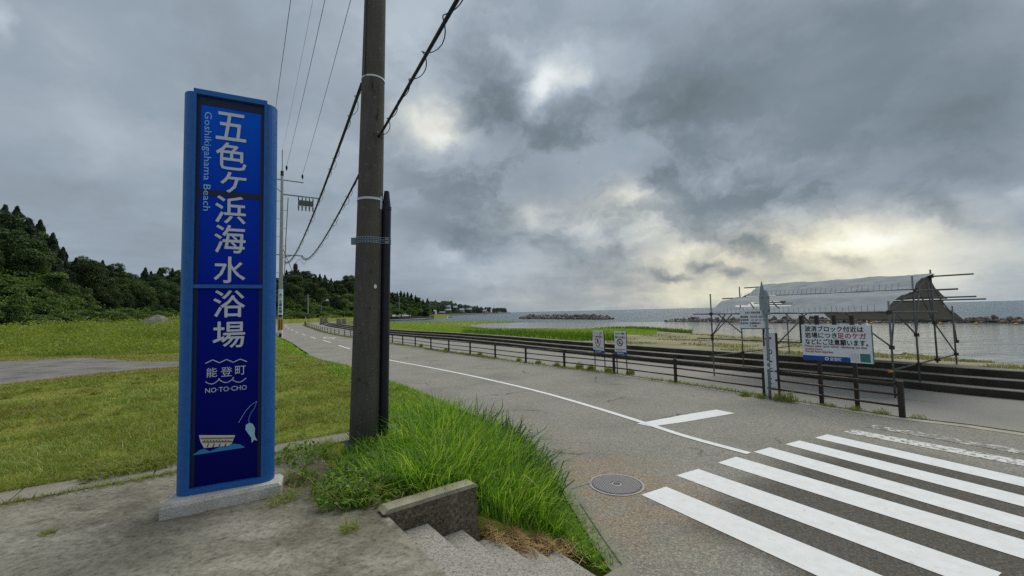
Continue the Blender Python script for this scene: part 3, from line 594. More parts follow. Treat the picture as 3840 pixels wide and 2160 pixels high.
# ------------------------------------------------------------------ stepped seawall, block by block
wall = thing('stepped_seawall', 'long stepped grey concrete seawall between promenade and beach', 'seawall', (TOPF[8][0], TOPF[8][1], 0.))
S_ = np.r_[0, np.cumsum(np.hypot(*np.diff(TOPF, axis=0).T))]; S_end = float(np.interp(112, TOPF[:, 1], S_)) if TOPF[-1, 1] > 112 else S_[-1]
def wall_pt(s, off):
    P = TOPF if abs(off) < 1e-6 else offset(TOPF, off)
    return np.array([np.interp(s, S_, P[:, 0]), np.interp(s, S_, P[:, 1])])
for k, (o0, o1, h, jit) in enumerate(((.80, .36, .215, 1.3), (.40, -.04, .43, 2.6), (.0, -.42, .645, 0.))):
    s = jit
    while s < S_end - 3:
        L = 5.0 if s < 60 else 9.0; e = min(s + L, S_end); mb = MB(); q = np.linspace(s + .006, e - .006, 4)
        hj = h + random.uniform(-.006, .006); F0 = [wall_pt(v, o0) for v in q]; B0 = [wall_pt(v, o1) for v in q]
        Vv = []
        for f, b in zip(F0, B0):
            zz = float(zroad(f[1])); fi = f + (b - f) * .05
            Vv += [(*f, zz - .25), (*f, zz + hj - .02), (*fi, zz + hj), (*b, zz + hj + (.004 if k == 2 else -.003)), (*b, zz - .25)]
        n = 5; Fc = [(i * n + j, (i + 1) * n + j, (i + 1) * n + (j + 1) % n, i * n + (j + 1) % n) for i in range(3) for j in range(n)] + [tuple(range(n)), tuple(range(15, 20))[::-1]]
        bo = obj('block', mb.add(Vv, Fc), M['wallc'], wall); s = e
        bo.data.materials.append(M['riser_shade_joint'])  # front faces take the darker colour that paints in their shade
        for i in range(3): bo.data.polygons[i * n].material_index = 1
# ------------------------------------------------------------------ the blue beach sign
SA, SB = atd(435, 1255, 1.06)[:2], atd(690, 1210, 1.06)[:2]
P = Plane(SA, SB, 0.); W_ = P.w; Z0, Z1 = 1.06, 4.615
sign = thing('beach_sign', 'tall blue two-column sign with white vertical beach name on a concrete plinth', 'sign', (*(SA + SB) / 2, .95))
pl_poly = [(-2.86, 3.48), (-2.13, 3.93), (-2.235, 4.165), (-2.99, 3.757)]
V = [(*p, .93) for p in pl_poly] + [(*p, 1.035) for p in pl_poly]; cen = np.mean(pl_poly, 0)
V += [(*(np.array(p) + (cen - p) * .07), 1.062) for p in pl_poly]
obj('plinth', MB().add(V, [(0, 1, 5, 4), (1, 2, 6, 5), (2, 3, 7, 6), (3, 0, 4, 7), (4, 5, 9, 8), (5, 6, 10, 9), (6, 7, 11, 10), (7, 4, 8, 11), (8, 9, 10, 11)]), M['plinth'], sign)
D2 = .11                                                                   # half depth; the face plane P is the front of the frame
colw = .085
def side(sgn):
    c = [(0, 0)]; pts = []
    for k in range(13):
        a = math.pi / 2 - math.pi * k / 12; pts.append((math.cos(a) * .075, -D2 + math.sin(a) * D2))
    base = (colw, 0) if sgn < 0 else (W_ - colw, 0)
    poly = [(base[0] + (-x if sgn < 0 else x) * 1.1, y) for x, y in pts]
    mb = MB(); n = len(poly)
    Vb = [P.p(u, Z0, t) for u, t in poly]; Vt = [P.p(u, Z1 - .03, t) for u, t in poly]
    mb.add(Vb + Vt, [(i, (i + 1) % n, n + (i + 1) % n, n + i) for i in range(n)] + [tuple(range(n)), tuple(range(n, 2 * n))[::-1]])
    return mb
for sgn in (-1, 1): obj('side_column', side(sgn), M['sign_blue'], sign)
fw = .022; L0, R0 = colw, W_ - colw
for a, b, c, d in ((L0, Z0 + .002, L0 + fw, Z1), (R0 - fw, Z0 + .002, R0, Z1), (L0 + fw, Z1 - .045, R0 - fw, Z1), (L0 + fw, Z0 + .002, R0 - fw, Z0 + .055)):
    mb = MB(); P.rect(mb, a, b, c, d, -2 * D2 + .002, .004); obj('frame_bar', mb, M['sign_blue'], sign)
mid = P.uv(860, 1074)[1]
mb = MB(); P.rect(mb, L0 + fw, mid - .016, R0 - fw, mid + .016, -.05, .0); obj('cross_bar', mb, M['sign_blue'], sign)
zi0, zi1 = Z0 + .055, Z1 - .045
mb = MB(); P.rect(mb, L0 + fw, mid + .016, R0 - fw, zi1, -.06, -.030); pan_t = obj('face_panel', mb, M['panel_top'], sign)
mb = MB(); P.rect(mb, L0 + fw, zi0, R0 - fw, mid - .016, -.06, -.030); pan_l = obj('face_panel', mb, M['panel_low'], sign)
mb = MB(); P.rect(mb, L0 + fw, zi0, R0 - fw, zi1, -2 * D2 + .01, -2 * D2 + .03); obj('back_panel', mb, M['panel_low'], sign)
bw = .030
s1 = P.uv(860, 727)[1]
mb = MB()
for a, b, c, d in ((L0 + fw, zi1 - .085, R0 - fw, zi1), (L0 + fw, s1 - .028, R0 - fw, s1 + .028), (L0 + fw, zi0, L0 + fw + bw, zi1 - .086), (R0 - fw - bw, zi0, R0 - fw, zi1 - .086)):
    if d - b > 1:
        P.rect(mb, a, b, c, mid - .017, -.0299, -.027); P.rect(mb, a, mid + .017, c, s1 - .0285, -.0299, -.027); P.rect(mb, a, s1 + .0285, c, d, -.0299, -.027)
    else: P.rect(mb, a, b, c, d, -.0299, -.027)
obj('inner_frame_shadow', mb, M['sign_dark'], sign)  # dark strips laid on as painted shadows of the inner frame
T = -.024
for ch, bx in zip('五色ヶ浜海水浴場', ((809, 421, 922, 523), (809, 533, 922, 633), (825, 644, 922, 721), (806, 734, 920, 836), (803, 843, 919, 947), (801, 962, 918, 1060), (799, 1089, 917, 1189), (797, 1206, 917, 1304))):
    obj('character', put_text(MB(), P, ch, box_of(P, *bx), .014, T), M['silver'], pan_l if ch in '浴場' else pan_t)
obj('latin_lettering', put_text(MB(), P, 'Goshikigahama Beach', box_of(P, 754, 414, 790, 788), 0., T, True), M['skyprint'], pan_t)
z7 = lambda a, b: P.uv(620 + a / 2.3, 1330 + b / 2.3)
for ch, bx in zip('能登町', ((350, 115, 443, 197), (475, 108, 573, 190), (600, 98, 690, 175))): obj('character', put_text(MB(), P, ch, box_of(P, *[(620 if i % 2 == 0 else 1330) + q / 2.3 for i, q in enumerate(bx)]), .0, T), M['silver'], pan_l)
obj('latin_lettering', put_text(MB(), P, 'NO·TO·CHO', box_of(P, 620 + 340 / 2.3, 1330 + 279 / 2.3, 620 + 700 / 2.3, 1330 + 320 / 2.3), .0, T), M['silver'], pan_l)
obj('mountain_line', stroke(MB(), P, [z7(*q) for q in ((343, 77), (405, 47), (463, 72), (525, 43), (583, 68), (642, 40), (700, 61))], .007, T), M['silver'], pan_l)
for a, b, y0, y1 in ((343, 455, 238, 222), (465, 578, 222, 213), (580, 693, 222, 206)):
    obj('wave_line', stroke(MB(), P, [z7(a + (b - a) * k / 8, y0 + (y1 - y0) * k / 8 + 26 * math.sin(math.pi * k / 8)) for k in range(9)], .007, T), M['silver'], pan_l)
for a, b in ((460, 213), (582, 203)): c = z7(a, b); obj('wave_dot', patch(MB(), P, disc(c[0], c[1], .006, 10), T), M['silver'], pan_l)
art = MB()                                                                  # plain printed boat, wave and fish
patch(art, P, [z7(*q) for q in ((226, 876), (290, 830), (330, 818), (380, 840), (470, 800), (520, 792), (580, 775), (640, 778), (688, 806))], T)
obj('wave_picture', art, M['wave_print'], pan_l)
art = MB(); patch(art, P, [z7(*q) for q in ((285, 700), (600, 700), (570, 770), (545, 790), (330, 812), (300, 760))], T + .0015); obj('boat_picture', art, M['hull_a'], pan_l)
art = MB()
for y, c0, c1 in ((722, 300, 590), (752, 312, 580)): patch(art, P, [z7(*q) for q in ((c0, y + 14), (c0, y), (c1, y - 4), (c1, y + 10))], T + .003)
obj('boat_band', art, M['hull_b'], pan_l)
art = MB()
for k in range(9): patch(art, P, [z7(*q) for q in ((330 + k * 26, 742), (340 + k * 26, 742), (340 + k * 26, 752), (330 + k * 26, 752))], T + .0045)
for k in range(4): patch(art, P, [z7(*q) for q in ((350 + k * 50, 806), (365 + k * 50, 772), (375 + k * 50, 772), (362 + k * 50, 804))], T + .003)
obj('boat_band', art, M['hull_c'], pan_l)
art = MB(); patch(art, P, [z7(*q) for q in ((692, 612), (722, 592), (752, 602), (772, 640), (768, 690), (774, 715), (792, 748), (765, 740), (742, 768), (741, 725), (716, 692), (688, 650))], T)
stroke(art, P, [z7(*q) for q in ((630, 590), (690, 490), (740, 435), (788, 405))], .003, T); stroke(art, P, [z7(*q) for q in ((788, 405), (770, 460), (735, 510), (717, 560), (720, 595))], .002, T)
obj('fish_picture', art, M['fishprint'], pan_l)

# ------------------------------------------------------------------ near utility pole with its guard pipe
PB = np.array([-1.83, 5.22]); LEAN = np.array([.028, .0])
def axis(z): return np.array([PB[0] + LEAN[0] * (z - .85), PB[1] + LEAN[1] * (z - .85), z])
def prad(z): return .178 - .0082 * (z - .85)
pole = thing('utility_pole', 'dark concrete utility pole with a black guard pipe standing in tall grass beside the sign', 'utility pole', (PB[0], PB[1], .8))
obj('shaft', MB().tube([axis(z) for z in np.linspace(.55, 13.5, 14)], [prad(z) for z in np.linspace(.55, 13.5, 14)], 28), M['pole'], pole, sm=True)
gx = lambda z: axis(z) + np.array([prad(z) + .045, .02, 0])
gm_ = MB().tube([gx(.7), gx(3.86)], .056, 16); gp = obj('guard_pipe', gm_, M['blackplastic'], pole, sm=False)
obj('cap', MB().tube([gx(3.86), gx(3.90)], [.060, .060], 16).tube([gx(3.90), gx(4.10)], [.052, .030], 16), M['blackplastic'], gp)
def band(z, h, m, extra=.004, name='band'):
    mb = MB(); n = 40; V = []; 
    for k in range(n):
        a = 2 * math.pi * k / n; dirv = np.array([math.cos(a), math.sin(a), 0])
        for zz in (z - h / 2, z + h / 2): V.append(axis(zz) + dirv * (prad(zz) + extra))
    mb.add(V, [(2 * k, 2 * ((k + 1) % n), 2 * ((k + 1) % n) + 1, 2 * k + 1) for k in range(n)]); return obj(name, mb, m, pole)
band(5.52, .022, M['silver']); band(3.98, .028, M['silver'])
def strap(z):
    """perforated steel strap round pole and pipe: two rails and the webs between the holes"""
    st = MB(); n = 64; c2 = axis(z)
    def edge(a):
        d = np.array([math.cos(a), math.sin(a)]); r = prad(z) + .006; p = d * r
        g = (gx(z) - c2)[:2]; rr = .062; b = d @ g; q = b * b - (g @ g - rr * rr)
        if q > 0 and b + math.sqrt(q) > r: p = d * (b + math.sqrt(q))
        return p
    for lev in (z + .022, z - .022):
        for k in range(n):
            a0, a1 = 2 * math.pi * k / n, 2 * math.pi * (k + 1) / n; p0, p1 = edge(a0), edge(a1)
            q = lambda p, h: (c2[0] + p[0], c2[1] + p[1], lev + h)
            st.add([q(p0, -.017), q(p1, -.017), q(p1, -.009), q(p0, -.009)], [(0, 1, 2, 3)]); st.add([q(p0, .009), q(p1, .009), q(p1, .017), q(p0, .017)], [(0, 1, 2, 3)])
            if k % 2 == 0: st.add([q(p0, -.009), q(p1, -.009), q(p1, .009), q(p0, .009)], [(0, 1, 2, 3)])
    st.box(c2 + np.array([-prad(z) - .025, -.03, 0]), (.06, .03, .085)); return st
obj('strap', strap(3.47), M['galv'], pole); obj('strap', strap(1.02), M['galv'], pole)
for z, a in ((5.33, -70), (4.97, -48), (4.78, -60), (3.08, -60), (2.64, -60), (2.35, -95), (4.35, -75), (1.75, -66)):
    r = math.radians(a); p = axis(z) + np.array([math.cos(r), math.sin(r), 0]) * prad(z)
    obj('step_hole', MB().tube([p - (0, .02, 0), p + np.array([math.cos(r), math.sin(r), 0]) * .012], .011, 8), M['clamp'], pole)
for z, a in ((4.99, -52), (5.36, -74)):
    r = math.radians(a); p = axis(z) + np.array([math.cos(r), math.sin(r), 0]) * prad(z); obj('step_bolt', MB().tube([p, p + np.array([math.cos(r), math.sin(r), .35]) * .07, p + np.array([math.cos(r) * .8, math.sin(r), .9]) * .09], .008, 6), M['clamp'], pole)
def curved_patch(z0, z1, a0, a1, m, name, parent, ax=axis, rd=prad, e=.003, n=6):
    V = []; 
    for k in range(n + 1):
        a = math.radians(a0 + (a1 - a0) * k / n)
        for z in (z0, z1): V.append(ax(z) + np.array([math.cos(a), math.sin(a), 0]) * (rd(z) + e))
    return obj(name, MB().add(V, [(2 * k, 2 * k + 2, 2 * k + 3, 2 * k + 1) for k in range(n)]), m, parent)
curved_patch(3.86, 4.02, -22, -6, M['white'], 'label_plate', pole)
r = math.radians(-42); p = axis(2.9); dq = np.array([math.cos(r), math.sin(r), 0]); tq = np.array([-math.sin(r), math.cos(r), 0])
obj('number_disc', MB().add([p + dq * (prad(2.9) + .004) + tq * .02 * math.cos(k * .4189) + np.array([0, 0, .026 * math.sin(k * .4189)]) for k in range(15)], [tuple(range(15))]), M['white'], pole)
r = math.radians(-100); p = axis(1.80); obj('bolt_plate', MB().box(p + np.array([math.cos(r), math.sin(r), 0]) * prad(1.8), (.03, .012, .03)), M['clamp'], pole)
obj('ground_wire', MB().tube([axis(z) + np.array([-.055, -prad(z) - .004, 0]) for z in (5.5, 7, 9, 11)], .005, 5), M['cable'], pole)

# ------------------------------------------------------------------ far utility pole
FPB = np.array([-20.4, 37.3]); FPZ = .6
fp = thing('utility_pole', 'pale concrete utility pole with crossarms, banner wraps and yellow-black guard beyond the blue sign', 'utility pole', (*FPB, FPZ))
FL = .004
def fax(z): return np.array([FPB[0] + FL * (z - FPZ), FPB[1], z])
def frad(z): return .20 - .0065 * (z - FPZ)
obj('shaft', MB().tube([fax(z) for z in np.linspace(.2, 15.6, 12)], [frad(z) for z in np.linspace(.2, 15.6, 12)], 18), M['pole2'], fp, sm=True)
toc = lambda a: math.degrees(math.atan2(-FPB[1], -FPB[0])) + a
for z0, z1, m, n_ in ((2.75, 5.05, 'white', 'banner_wrap'), (.75, 1.45, 'white', 'picture_wrap')): curved_patch(z0, z1, toc(-100), toc(100), M[m], n_, fp, fax, frad, .012, 16)
gd = curved_patch(1.50, 2.40, toc(-100), toc(100), M['yellow'], 'guard_wrap', fp, fax, frad, .012, 16)
for a in (-66, -22, 22, 66): curved_patch(1.52, 2.38, toc(a - 9), toc(a + 9), M['black'], 'guard_stripe', fp, fax, frad, .016, 3)
FPp = Plane(FPB + np.array([-.25, -.02]), FPB + np.array([.25, .255]), 0.)
_fu = np.array([.877, .481]); FPp.u = np.array([*_fu, 0]); FPp.n = np.cross(FPp.u, FPp.v); FPp.o = np.array([*(FPB - _fu * .14), 0]) + FPp.n * .235
tx = MB()
for k, ch in enumerate('北國新聞'): put_text(tx, FPp, ch, (.03, 3.86 - k * .30, .25, 4.10 - k * .30), .03)
stroke(tx, FPp, [(.03, 4.5), (.1, 4.62), (.18, 4.62), (.25, 4.5)], .03); stroke(tx, FPp, [(.07, 4.28), (.12, 4.6)], .03); stroke(tx, FPp, [(.21, 4.28), (.16, 4.6)], .03)
obj('banner_lettering', tx, M['greenprint'], fp)
tx = MB(); patch(tx, FPp, [(.0, 2.62), (.28, 2.62), (.28, 2.80), (.0, 2.80)], .02); patch(tx, FPp, [(.02, .85), (.24, .85), (.26, 1.2), (.18, 1.1), (.14, 1.28), (.06, 1.12)], .02)
obj('wrap_print', tx, M['black'], fp)
al = np.array([.83, .55, 0])                                               # crossarms point across the road
def arm(z, a, b, w=.075): return MB().box(fax(z) + al * (a + b) / 2, (b - a, w, w), [al, (-al[1], al[0], 0), (0, 0, 1)])
obj('crossarm', arm(14.85, -1.35, 1.75), M['galv'], fp); obj('crossarm', arm(13.55, -.1, 3.1, .09), M['galv'], fp); obj('crossarm', arm(8.1, -.45, 1.75), M['galv'], fp)
obj('arm_brace', MB().tube([fax(13.65), fax(14.8) - al * 1.2], .03, 6), M['galv'], fp); obj('arm_brace', MB().tube([fax(7.85), fax(8.05) + al * .8], .04, 6), M['galv'], fp)
sw = MB().box(fax(12.95) + al * 1.95, (1.25, .4, .42), [al, (-al[1], al[0], 0), (0, 0, 1)]); swb = obj('switch_box', sw, M['boardback'], fp)
for k in range(5): obj('bushing', MB().tube([fax(12.95) + al * (1.35 + k * .3) + (0, 0, -.3), fax(12.95) + al * (1.35 + k * .3) + (0, 0, -.72)], [.09, .05], 8), M['galv'], swb)
for k in range(5): obj('bushing', MB().tube([fax(13.2) + al * (1.35 + k * .3), fax(13.5) + al * (1.35 + k * .3)], [.06, .03], 8), M['cable'], swb)
INS = [fax(15.3) - al * 1.25, fax(17.6), fax(16.2) + al * .35, fax(15.6) + al * 1.65]
for p_ in (INS[0], INS[2], INS[3]): obj('insulator', MB().tube([p_ - (0, 0, .45), p_ - (0, 0, .2), p_], [.03, .10, .06], 8), M['cable'], fp)
obj('top_rod', MB().tube([fax(15.5), fax(17.6)], .035, 6), M['galv'], fp); obj('pole_cap', MB().tube([fax(15.2), fax(15.65)], [.13, .13], 10), M['clamp'], fp)
for k in range(11):
    z = 4.9 + k * .8; s_ = 1 if k % 2 else -1
    obj('step_bolt', MB().tube([fax(z), fax(z) + al * s_ * .42], .02, 5), M['galv'], fp)
obj('drop_cable', MB().tube([fax(13.3) + al * .5, fax(9.5) + al * .35, fax(5.2) + al * .26, fax(2.5) + al * .24], .03, 6), M['cable'], fp)

# ------------------------------------------------------------------ overhead lines
def sag(a, b, s, n=40): return [np.array(a) * (1 - k) + np.array(b) * k - np.array([0, 0, s * 4 * k * (1 - k)]) for k in np.linspace(0, 1, n)]
road_dir = np.array([.545, -.838, 0])
tops = [(1084, 0), (1166, 0), (1209, 0), (1303, 0)]
for i, (ip, tp) in enumerate(zip(INS, tops)):
    v = ray(*tp); k = (ip[2] - .7 - EYE) / v[2]; q = EYEP + v * k; far_end = ip + (q - ip) * 1.75
    w = obj('power_line', MB().tube(sag(ip, far_end, .5), .011 if i != 1 else .006, 5), M['cable'], None, tuple(ip)); tag(w, ['thin power line from the left crossarm end, nearest the blue sign', 'hair-thin earth wire running to the very top rod of the far pole', 'thin power line ending at the insulator beside the far pole top', 'thin power line ending at the right end of the top crossarm'][i], 'power line', 'overhead power lines')
def coil(a, b, s, r0, r1, turns, amp, end_amp):
    pts = sag(a, b, s, 60); mb = MB().tube(pts, list(np.linspace(r0, r1, 60)), 7)
    P_ = np.array(pts); t = (P_[-1] - P_[0]) / np.linalg.norm(P_[-1] - P_[0]); x = np.cross(t, (0, 0, 1)); x /= np.linalg.norm(x); y = np.cross(t, x)
    hl = []; n = turns * 12
    for k in range(n + 1):
        f = k / n; p = np.array([np.interp(f, np.linspace(0, 1, 60), P_[:, j]) for j in range(3)]); A = amp + (end_amp - amp) * f
        A = A * (.65 + .35 * math.sin(k * .13)); hl.append(p + x * A * math.cos(2 * math.pi * k / 12) + y * A * math.sin(2 * math.pi * k / 12) + y * A * .5)
    return mb, hl
hookA, hookB = fax(8.12) + al * 1.6, fax(7.6) + al * .25
nearA, nearB = axis(4.78) + np.array([-.02, prad(4.78) + .03, 0]), axis(5.5) + np.array([-prad(5.5) - .01, .02, 0])
v = ray(1699, 0); endA = EYEP + v * (2.7 / v[1]); endA2 = nearA + (endA - nearA) * 2.6
mb, hl = coil(nearA, hookA, .8, .017, .02, 60, .05, .09); c1 = obj('coiled_cable', mb, M['cable'], None, tuple(nearA)); tag(c1, 'black bundled cable with wire coils passing behind the near pole to the far pole bracket', 'cable', 'coiled cables')
obj('coil_wire', MB().tube(hl, .004, 4, False), M['cable'], c1)
mb, hl = coil(nearA, endA2, .05, .015, .015, 16, .05, .055); obj('cable_span', mb, M['cable'], c1); obj('coil_wire', MB().tube(hl, .0045, 4, False), M['cable'], c1)
mb2, hl = coil(nearA + (0, .03, .035), endA2 + np.array([0, .03, .035]), .05, .008, .008, 2, .0, .0); obj('cable_span', mb2, M['cable'], c1)
mb, hl = coil(nearB, hookB, .9, .021, .021, 64, .05, .09); c2_ = obj('coiled_cable', mb, M['cable'], None, tuple(nearB)); tag(c2_, 'black cable with wire coils tied to the near pole under its upper white band', 'cable', 'coiled cables')
obj('coil_wire', MB().tube(hl, .004, 4, False), M['cable'], c2_)
p_ = fax(7.0) + al * 1.15; o = obj('cable_closure', MB().tube([p_ + (0, 0, .42), p_ + (0, 0, .3), p_, p_ - (0, 0, .3), p_ - (0, 0, .42)], [.03, .16, .2, .14, .03], 10), M['cable'], c1)
obj('cable_loop', MB().tube([hookA, hookA + (.5, .1, -.3), hookA + (.3, 0, -.8), hookA + (-.2, 0, -.3), p_ + (0, 0, .4)], .02, 5), M['cable'], c1); obj('cable_loop', MB().tube([p_ - (0, 0, .4), fax(6.0) + al * .5, fax(5.4) + al * .25], .02, 5), M['cable'], c1)

# ------------------------------------------------------------------ stairs and cheek wall
st = thing('stairs', 'pitted concrete steps leading down from the platform to the road', 'stairs', (*STAIR0, 0.))
RISE, RUN = .158, .335
for k in range(5):
    z = .95 - RISE * (k + 1); a0, a1 = RUN * k, RUN * (k + 1); o0 = STAIR0 + SU * a0
    c = o0 + SU * (a1 - a0 + .03) / 2 + SV * 2.02; h = .5
    mb = MB(); lo, hi = a0 - .0, a1 + .012
    prof = [(lo, z - h), (hi, z - h), (hi, z - .012), (hi - .014, z), (lo, z)]
    V = [(*(STAIR0 + SU * p + SV * b), q) for b in (.004 + .0 * k, 4.0) for p, q in prof]; n = 5
    obj('step', mb.add(V, [tuple(range(n))[::-1], tuple(range(n, 2 * n))] + [(i, (i + 1) % n, n + (i + 1) % n, n + i) for i in range(n)]), M['stepc'], st)
# foot block of the stairs
c = STAIR0 + SU * (RUN * 5 + .22) + SV * 2.3; obj('landing', MB().box((c[0], c[1], .0), (.40, 3.4, .16), [(*SU, 0), (*SV, 0), (0, 0, 1)]), M['kerbc'], st)
ck = thing('cheek_wall', 'dark mossy concrete cheek wall beside the top of the stairs', 'wall', (*STAIR0, .5))
zc = 1.0; e0 = STAIR0 - SU * .03; ctop = at(1804, 1822, zc)[:2]; Lc = float((ctop - e0) @ SU)
prof = [(.0, .30), (Lc + .05, .30), (Lc + .0, zc - .05), (Lc - .03, zc - .035), (.02, zc - .035), (.0, .9)]
V = [(*(e0 + SU * p - SV * b), q) for b in (.0, .13) for p, q in prof]; n = len(prof)
obj('body', MB().add(V, [tuple(range(n))[::-1], tuple(range(n, 2 * n))] + [(i, (i + 1) % n, n + (i + 1) % n, n + i) for i in range(n)]), M['mossc'], ck)
prof = [(-.0, zc - .034), (Lc + .012, zc - .034), (Lc + .012, zc - .02), (Lc - .02, zc), (.03, zc), (-.01, zc - .03)]
V = [(*(e0 + SU * p - SV * b), q) for b in (-.004, .134) for p, q in prof]; n = len(prof)
obj('cap', MB().add(V, [tuple(range(n))[::-1], tuple(range(n, 2 * n))] + [(i, (i + 1) % n, n + (i + 1) % n, n + i) for i in range(n)]), M['mossy_cap'], ck)
# ------------------------------------------------------------------ manhole
mc = np.array([1.46, 6.35]); mh = thing('manhole_cover', 'round cast iron manhole cover in the road beside the crosswalk', 'manhole cover', (*mc, 0.))
mb = MB().tube([(mc[0], mc[1], -.05), (mc[0], mc[1], .004)], .355, 40); obj('plate', mb, M['rock_iron'], mh)
def ring(r0, r1, z0, z1, n=40):
    V = [(mc[0] + r * math.cos(6.2832 * k / n), mc[1] + r * math.sin(6.2832 * k / n), z) for k in range(n) for r, z in ((r0, z0), (r0, z1), (r1, z1), (r1, z0))]
    return MB().add(V, [(4 * k + j, 4 * ((k + 1) % n) + j, 4 * ((k + 1) % n) + (j + 1) % 4, 4 * k + (j + 1) % 4) for k in range(n) for j in range(4)])
obj('rim', ring(.366, .392, -.03, .009), M['iron'], mh); obj('hub', ring(.055, .075, .0, .012, 24), M['iron'], mh)
mb = MB()
for i in range(-15, 16):
    for j in range(-15, 16):
        x, y = i * .023, j * .023
        if .085 < math.hypot(x, y) < .335: mb.box((mc[0] + x, mc[1] + y, .009), (.018, .009, .012) if (i + j) % 2 else (.009, .018, .012))
tread = obj('tread_studs', mb, M['ironlight'], mh); tag(tread, kind='stuff')
dl = atd(210, 1217, .955); o = obj('dead_leaf', MB().add([dl + np.array(q) for q in ((-.05, -.02, .003), (0, -.015, .02), (.06, .02, .008), (.01, .03, .012), (-.03, .015, .006))], [(0, 1, 4), (1, 2, 3), (1, 3, 4)]), M['leafdead'], None, tuple(dl)); tag(o, 'dark curled dead leaf lying on the gutter slab left of the sign', 'leaf')
# ------------------------------------------------------------------ brown roadside fence
fn = thing('fence', 'long low brown fence with three rails between road and promenade', 'fence', (*POSTS[0], 0.))
me_post = None
for i, (x, y) in enumerate(POSTS):
    z = float(zroad(y)); w = .10 if i == 0 else .085; a = np.array(POSTS[min(i + 1, len(POSTS) - 1)]) - np.array(POSTS[max(i - 1, 0)]); a = a / np.hypot(*a)
    mb = MB().box((x, y, z + .36), (w, w * .8, .86), [(a[0], a[1], 0), (-a[1], a[0], 0), (0, 0, 1)]); mb.box((x, y, z + .797), (w + .008, w * .8 + .008, .014), [(a[0], a[1], 0), (-a[1], a[0], 0), (0, 0, 1)])
    obj('post', mb, M['fence'], fn)
for i in range(len(POSTS) - 1):
    a, b = np.array(POSTS[i]), np.array(POSTS[i + 1]); d = (b - a) / np.hypot(*(b - a)); a2, b2 = a + d * .045, b - d * .045
    for h in (.74, .49, .24): obj('rail', MB().tube([(*a2, float(zroad(a[1])) + h), (*b2, float(zroad(b[1])) + h)], .026, 8), M['rail'], fn, sm=True)
# ------------------------------------------------------------------ scaffold sun shelter with tarpaulin
F0 = np.array([10.32, 11.66]); LA = np.array([-.533, .846]); LB = np.array([.853, .522]); LEN = 5.25
def tp(a, b, z): return np.array([*(F0 + LA * a + LB * b), z])
tent = thing('scaffold_shelter', 'scaffold pipe shelter with sagging grey tarpaulin roof standing on the seawall steps', 'shelter', tuple(tp(0, 0, 0)))
LEGB = [(0., 0., 2.62), (1.95, .215, 3.36), (3.62, .64, 3.60), (5.55, .43, 2.42)]
PURL = [(0., 2.31), (1.95, 2.91), (3.62, 3.38), (4.75, 2.62), (6.25, 1.90)]
def pipe(p, q, name='pipe', r=.0243, m='scaff'): return obj(name, MB().tube([p, q], r, 8), M[m], tent, sm=True)
for a in (0., LEN):
    for j, (b, z0, z1) in enumerate(LEGB):
        top = z1 + (.45 if a and j == 0 else 0); pipe(tp(a, b, z0), tp(a, b, top), 'leg', .0243 if j else .026)
    pipe(tp(a + .06, -.12, .72), tp(a + .06, 5.9, .74), 'tie_pipe')
    for (b0, z0), (b1, z1) in zip(PURL[:-1], PURL[1:]): pipe(tp(a + .05, b0, z0 - .05), tp(a + .05, b1, z1 - .05), 'rafter')
for b, z in PURL: pipe(tp(-.95, b, z), tp(LEN + .75, b, z), 'purlin')
pipe(tp(-.95, 3.7, 2.70), tp(LEN + .4, 3.7, 2.70), 'purlin'); pipe(tp(LEN - 3.2, -.04, 1.38), tp(LEN + .6, -.04, 1.38), 'purlin')
for p, q in (((0, 0, 1.36), (1.0, 0, 2.28)), ((0, 0, 1.34), (-.0, .35, 2.26)), ((0, 1.95, 1.6), (.0, .45, 2.30)), ((0, 1.95, 1.62), (0, 2.5, 3.0)), ((0, 3.62, 1.9), (0, 2.3, 3.0)), ((0, 3.62, 1.9), (0, 3.2, 3.2)), ((0, 5.55, .80), (0, 3.62, 1.9)), ((0, 5.75, 1.2), (0, 5.5, 2.2)),
             ((LEN, 0, 1.5), (LEN - .8, 0, 2.28)), ((LEN, 0, 1.5), (LEN - .3, .4, 2.28)), ((LEN / 2 + .5, 0, 1.1), (LEN / 2 - .6, 0, 2.28)), ((1.9, 1.2, 1.1), (2.25, 0.2, 2.28)), ((LEN, 1.95, 1.5), (LEN, .4, 2.3)), ((LEN, 3.62, 1.9), (LEN, 2.3, 3.0))): pipe(tp(*p), tp(*q), 'brace', .021)
for a, b, z in ((0, 0, 2.31), (0, 0, 1.35), (0, 1.95, 2.91), (0, 1.95, 1.6), (0, 3.62, 1.9), (0, 3.62, 3.38), (0, 5.55, .78), (0, 5.7, 1.2), (LEN, 0, 2.31), (LEN, 0, 1.38), (LEN, 0, 1.5), (LEN, 1.95, .72), (0, 3.62, .74), (0, 1.95, .73)):
    obj('clamp', MB().box(tp(a, b, z) + np.array([-.02, -.03, 0]), (.085, .085, .10)), M['clamp'], tent)
obj('pipe_cap', MB().tube([tp(-.02, -.14, .72), tp(.02, -.24, .72)], .035, 8), M['yellow'], tent)
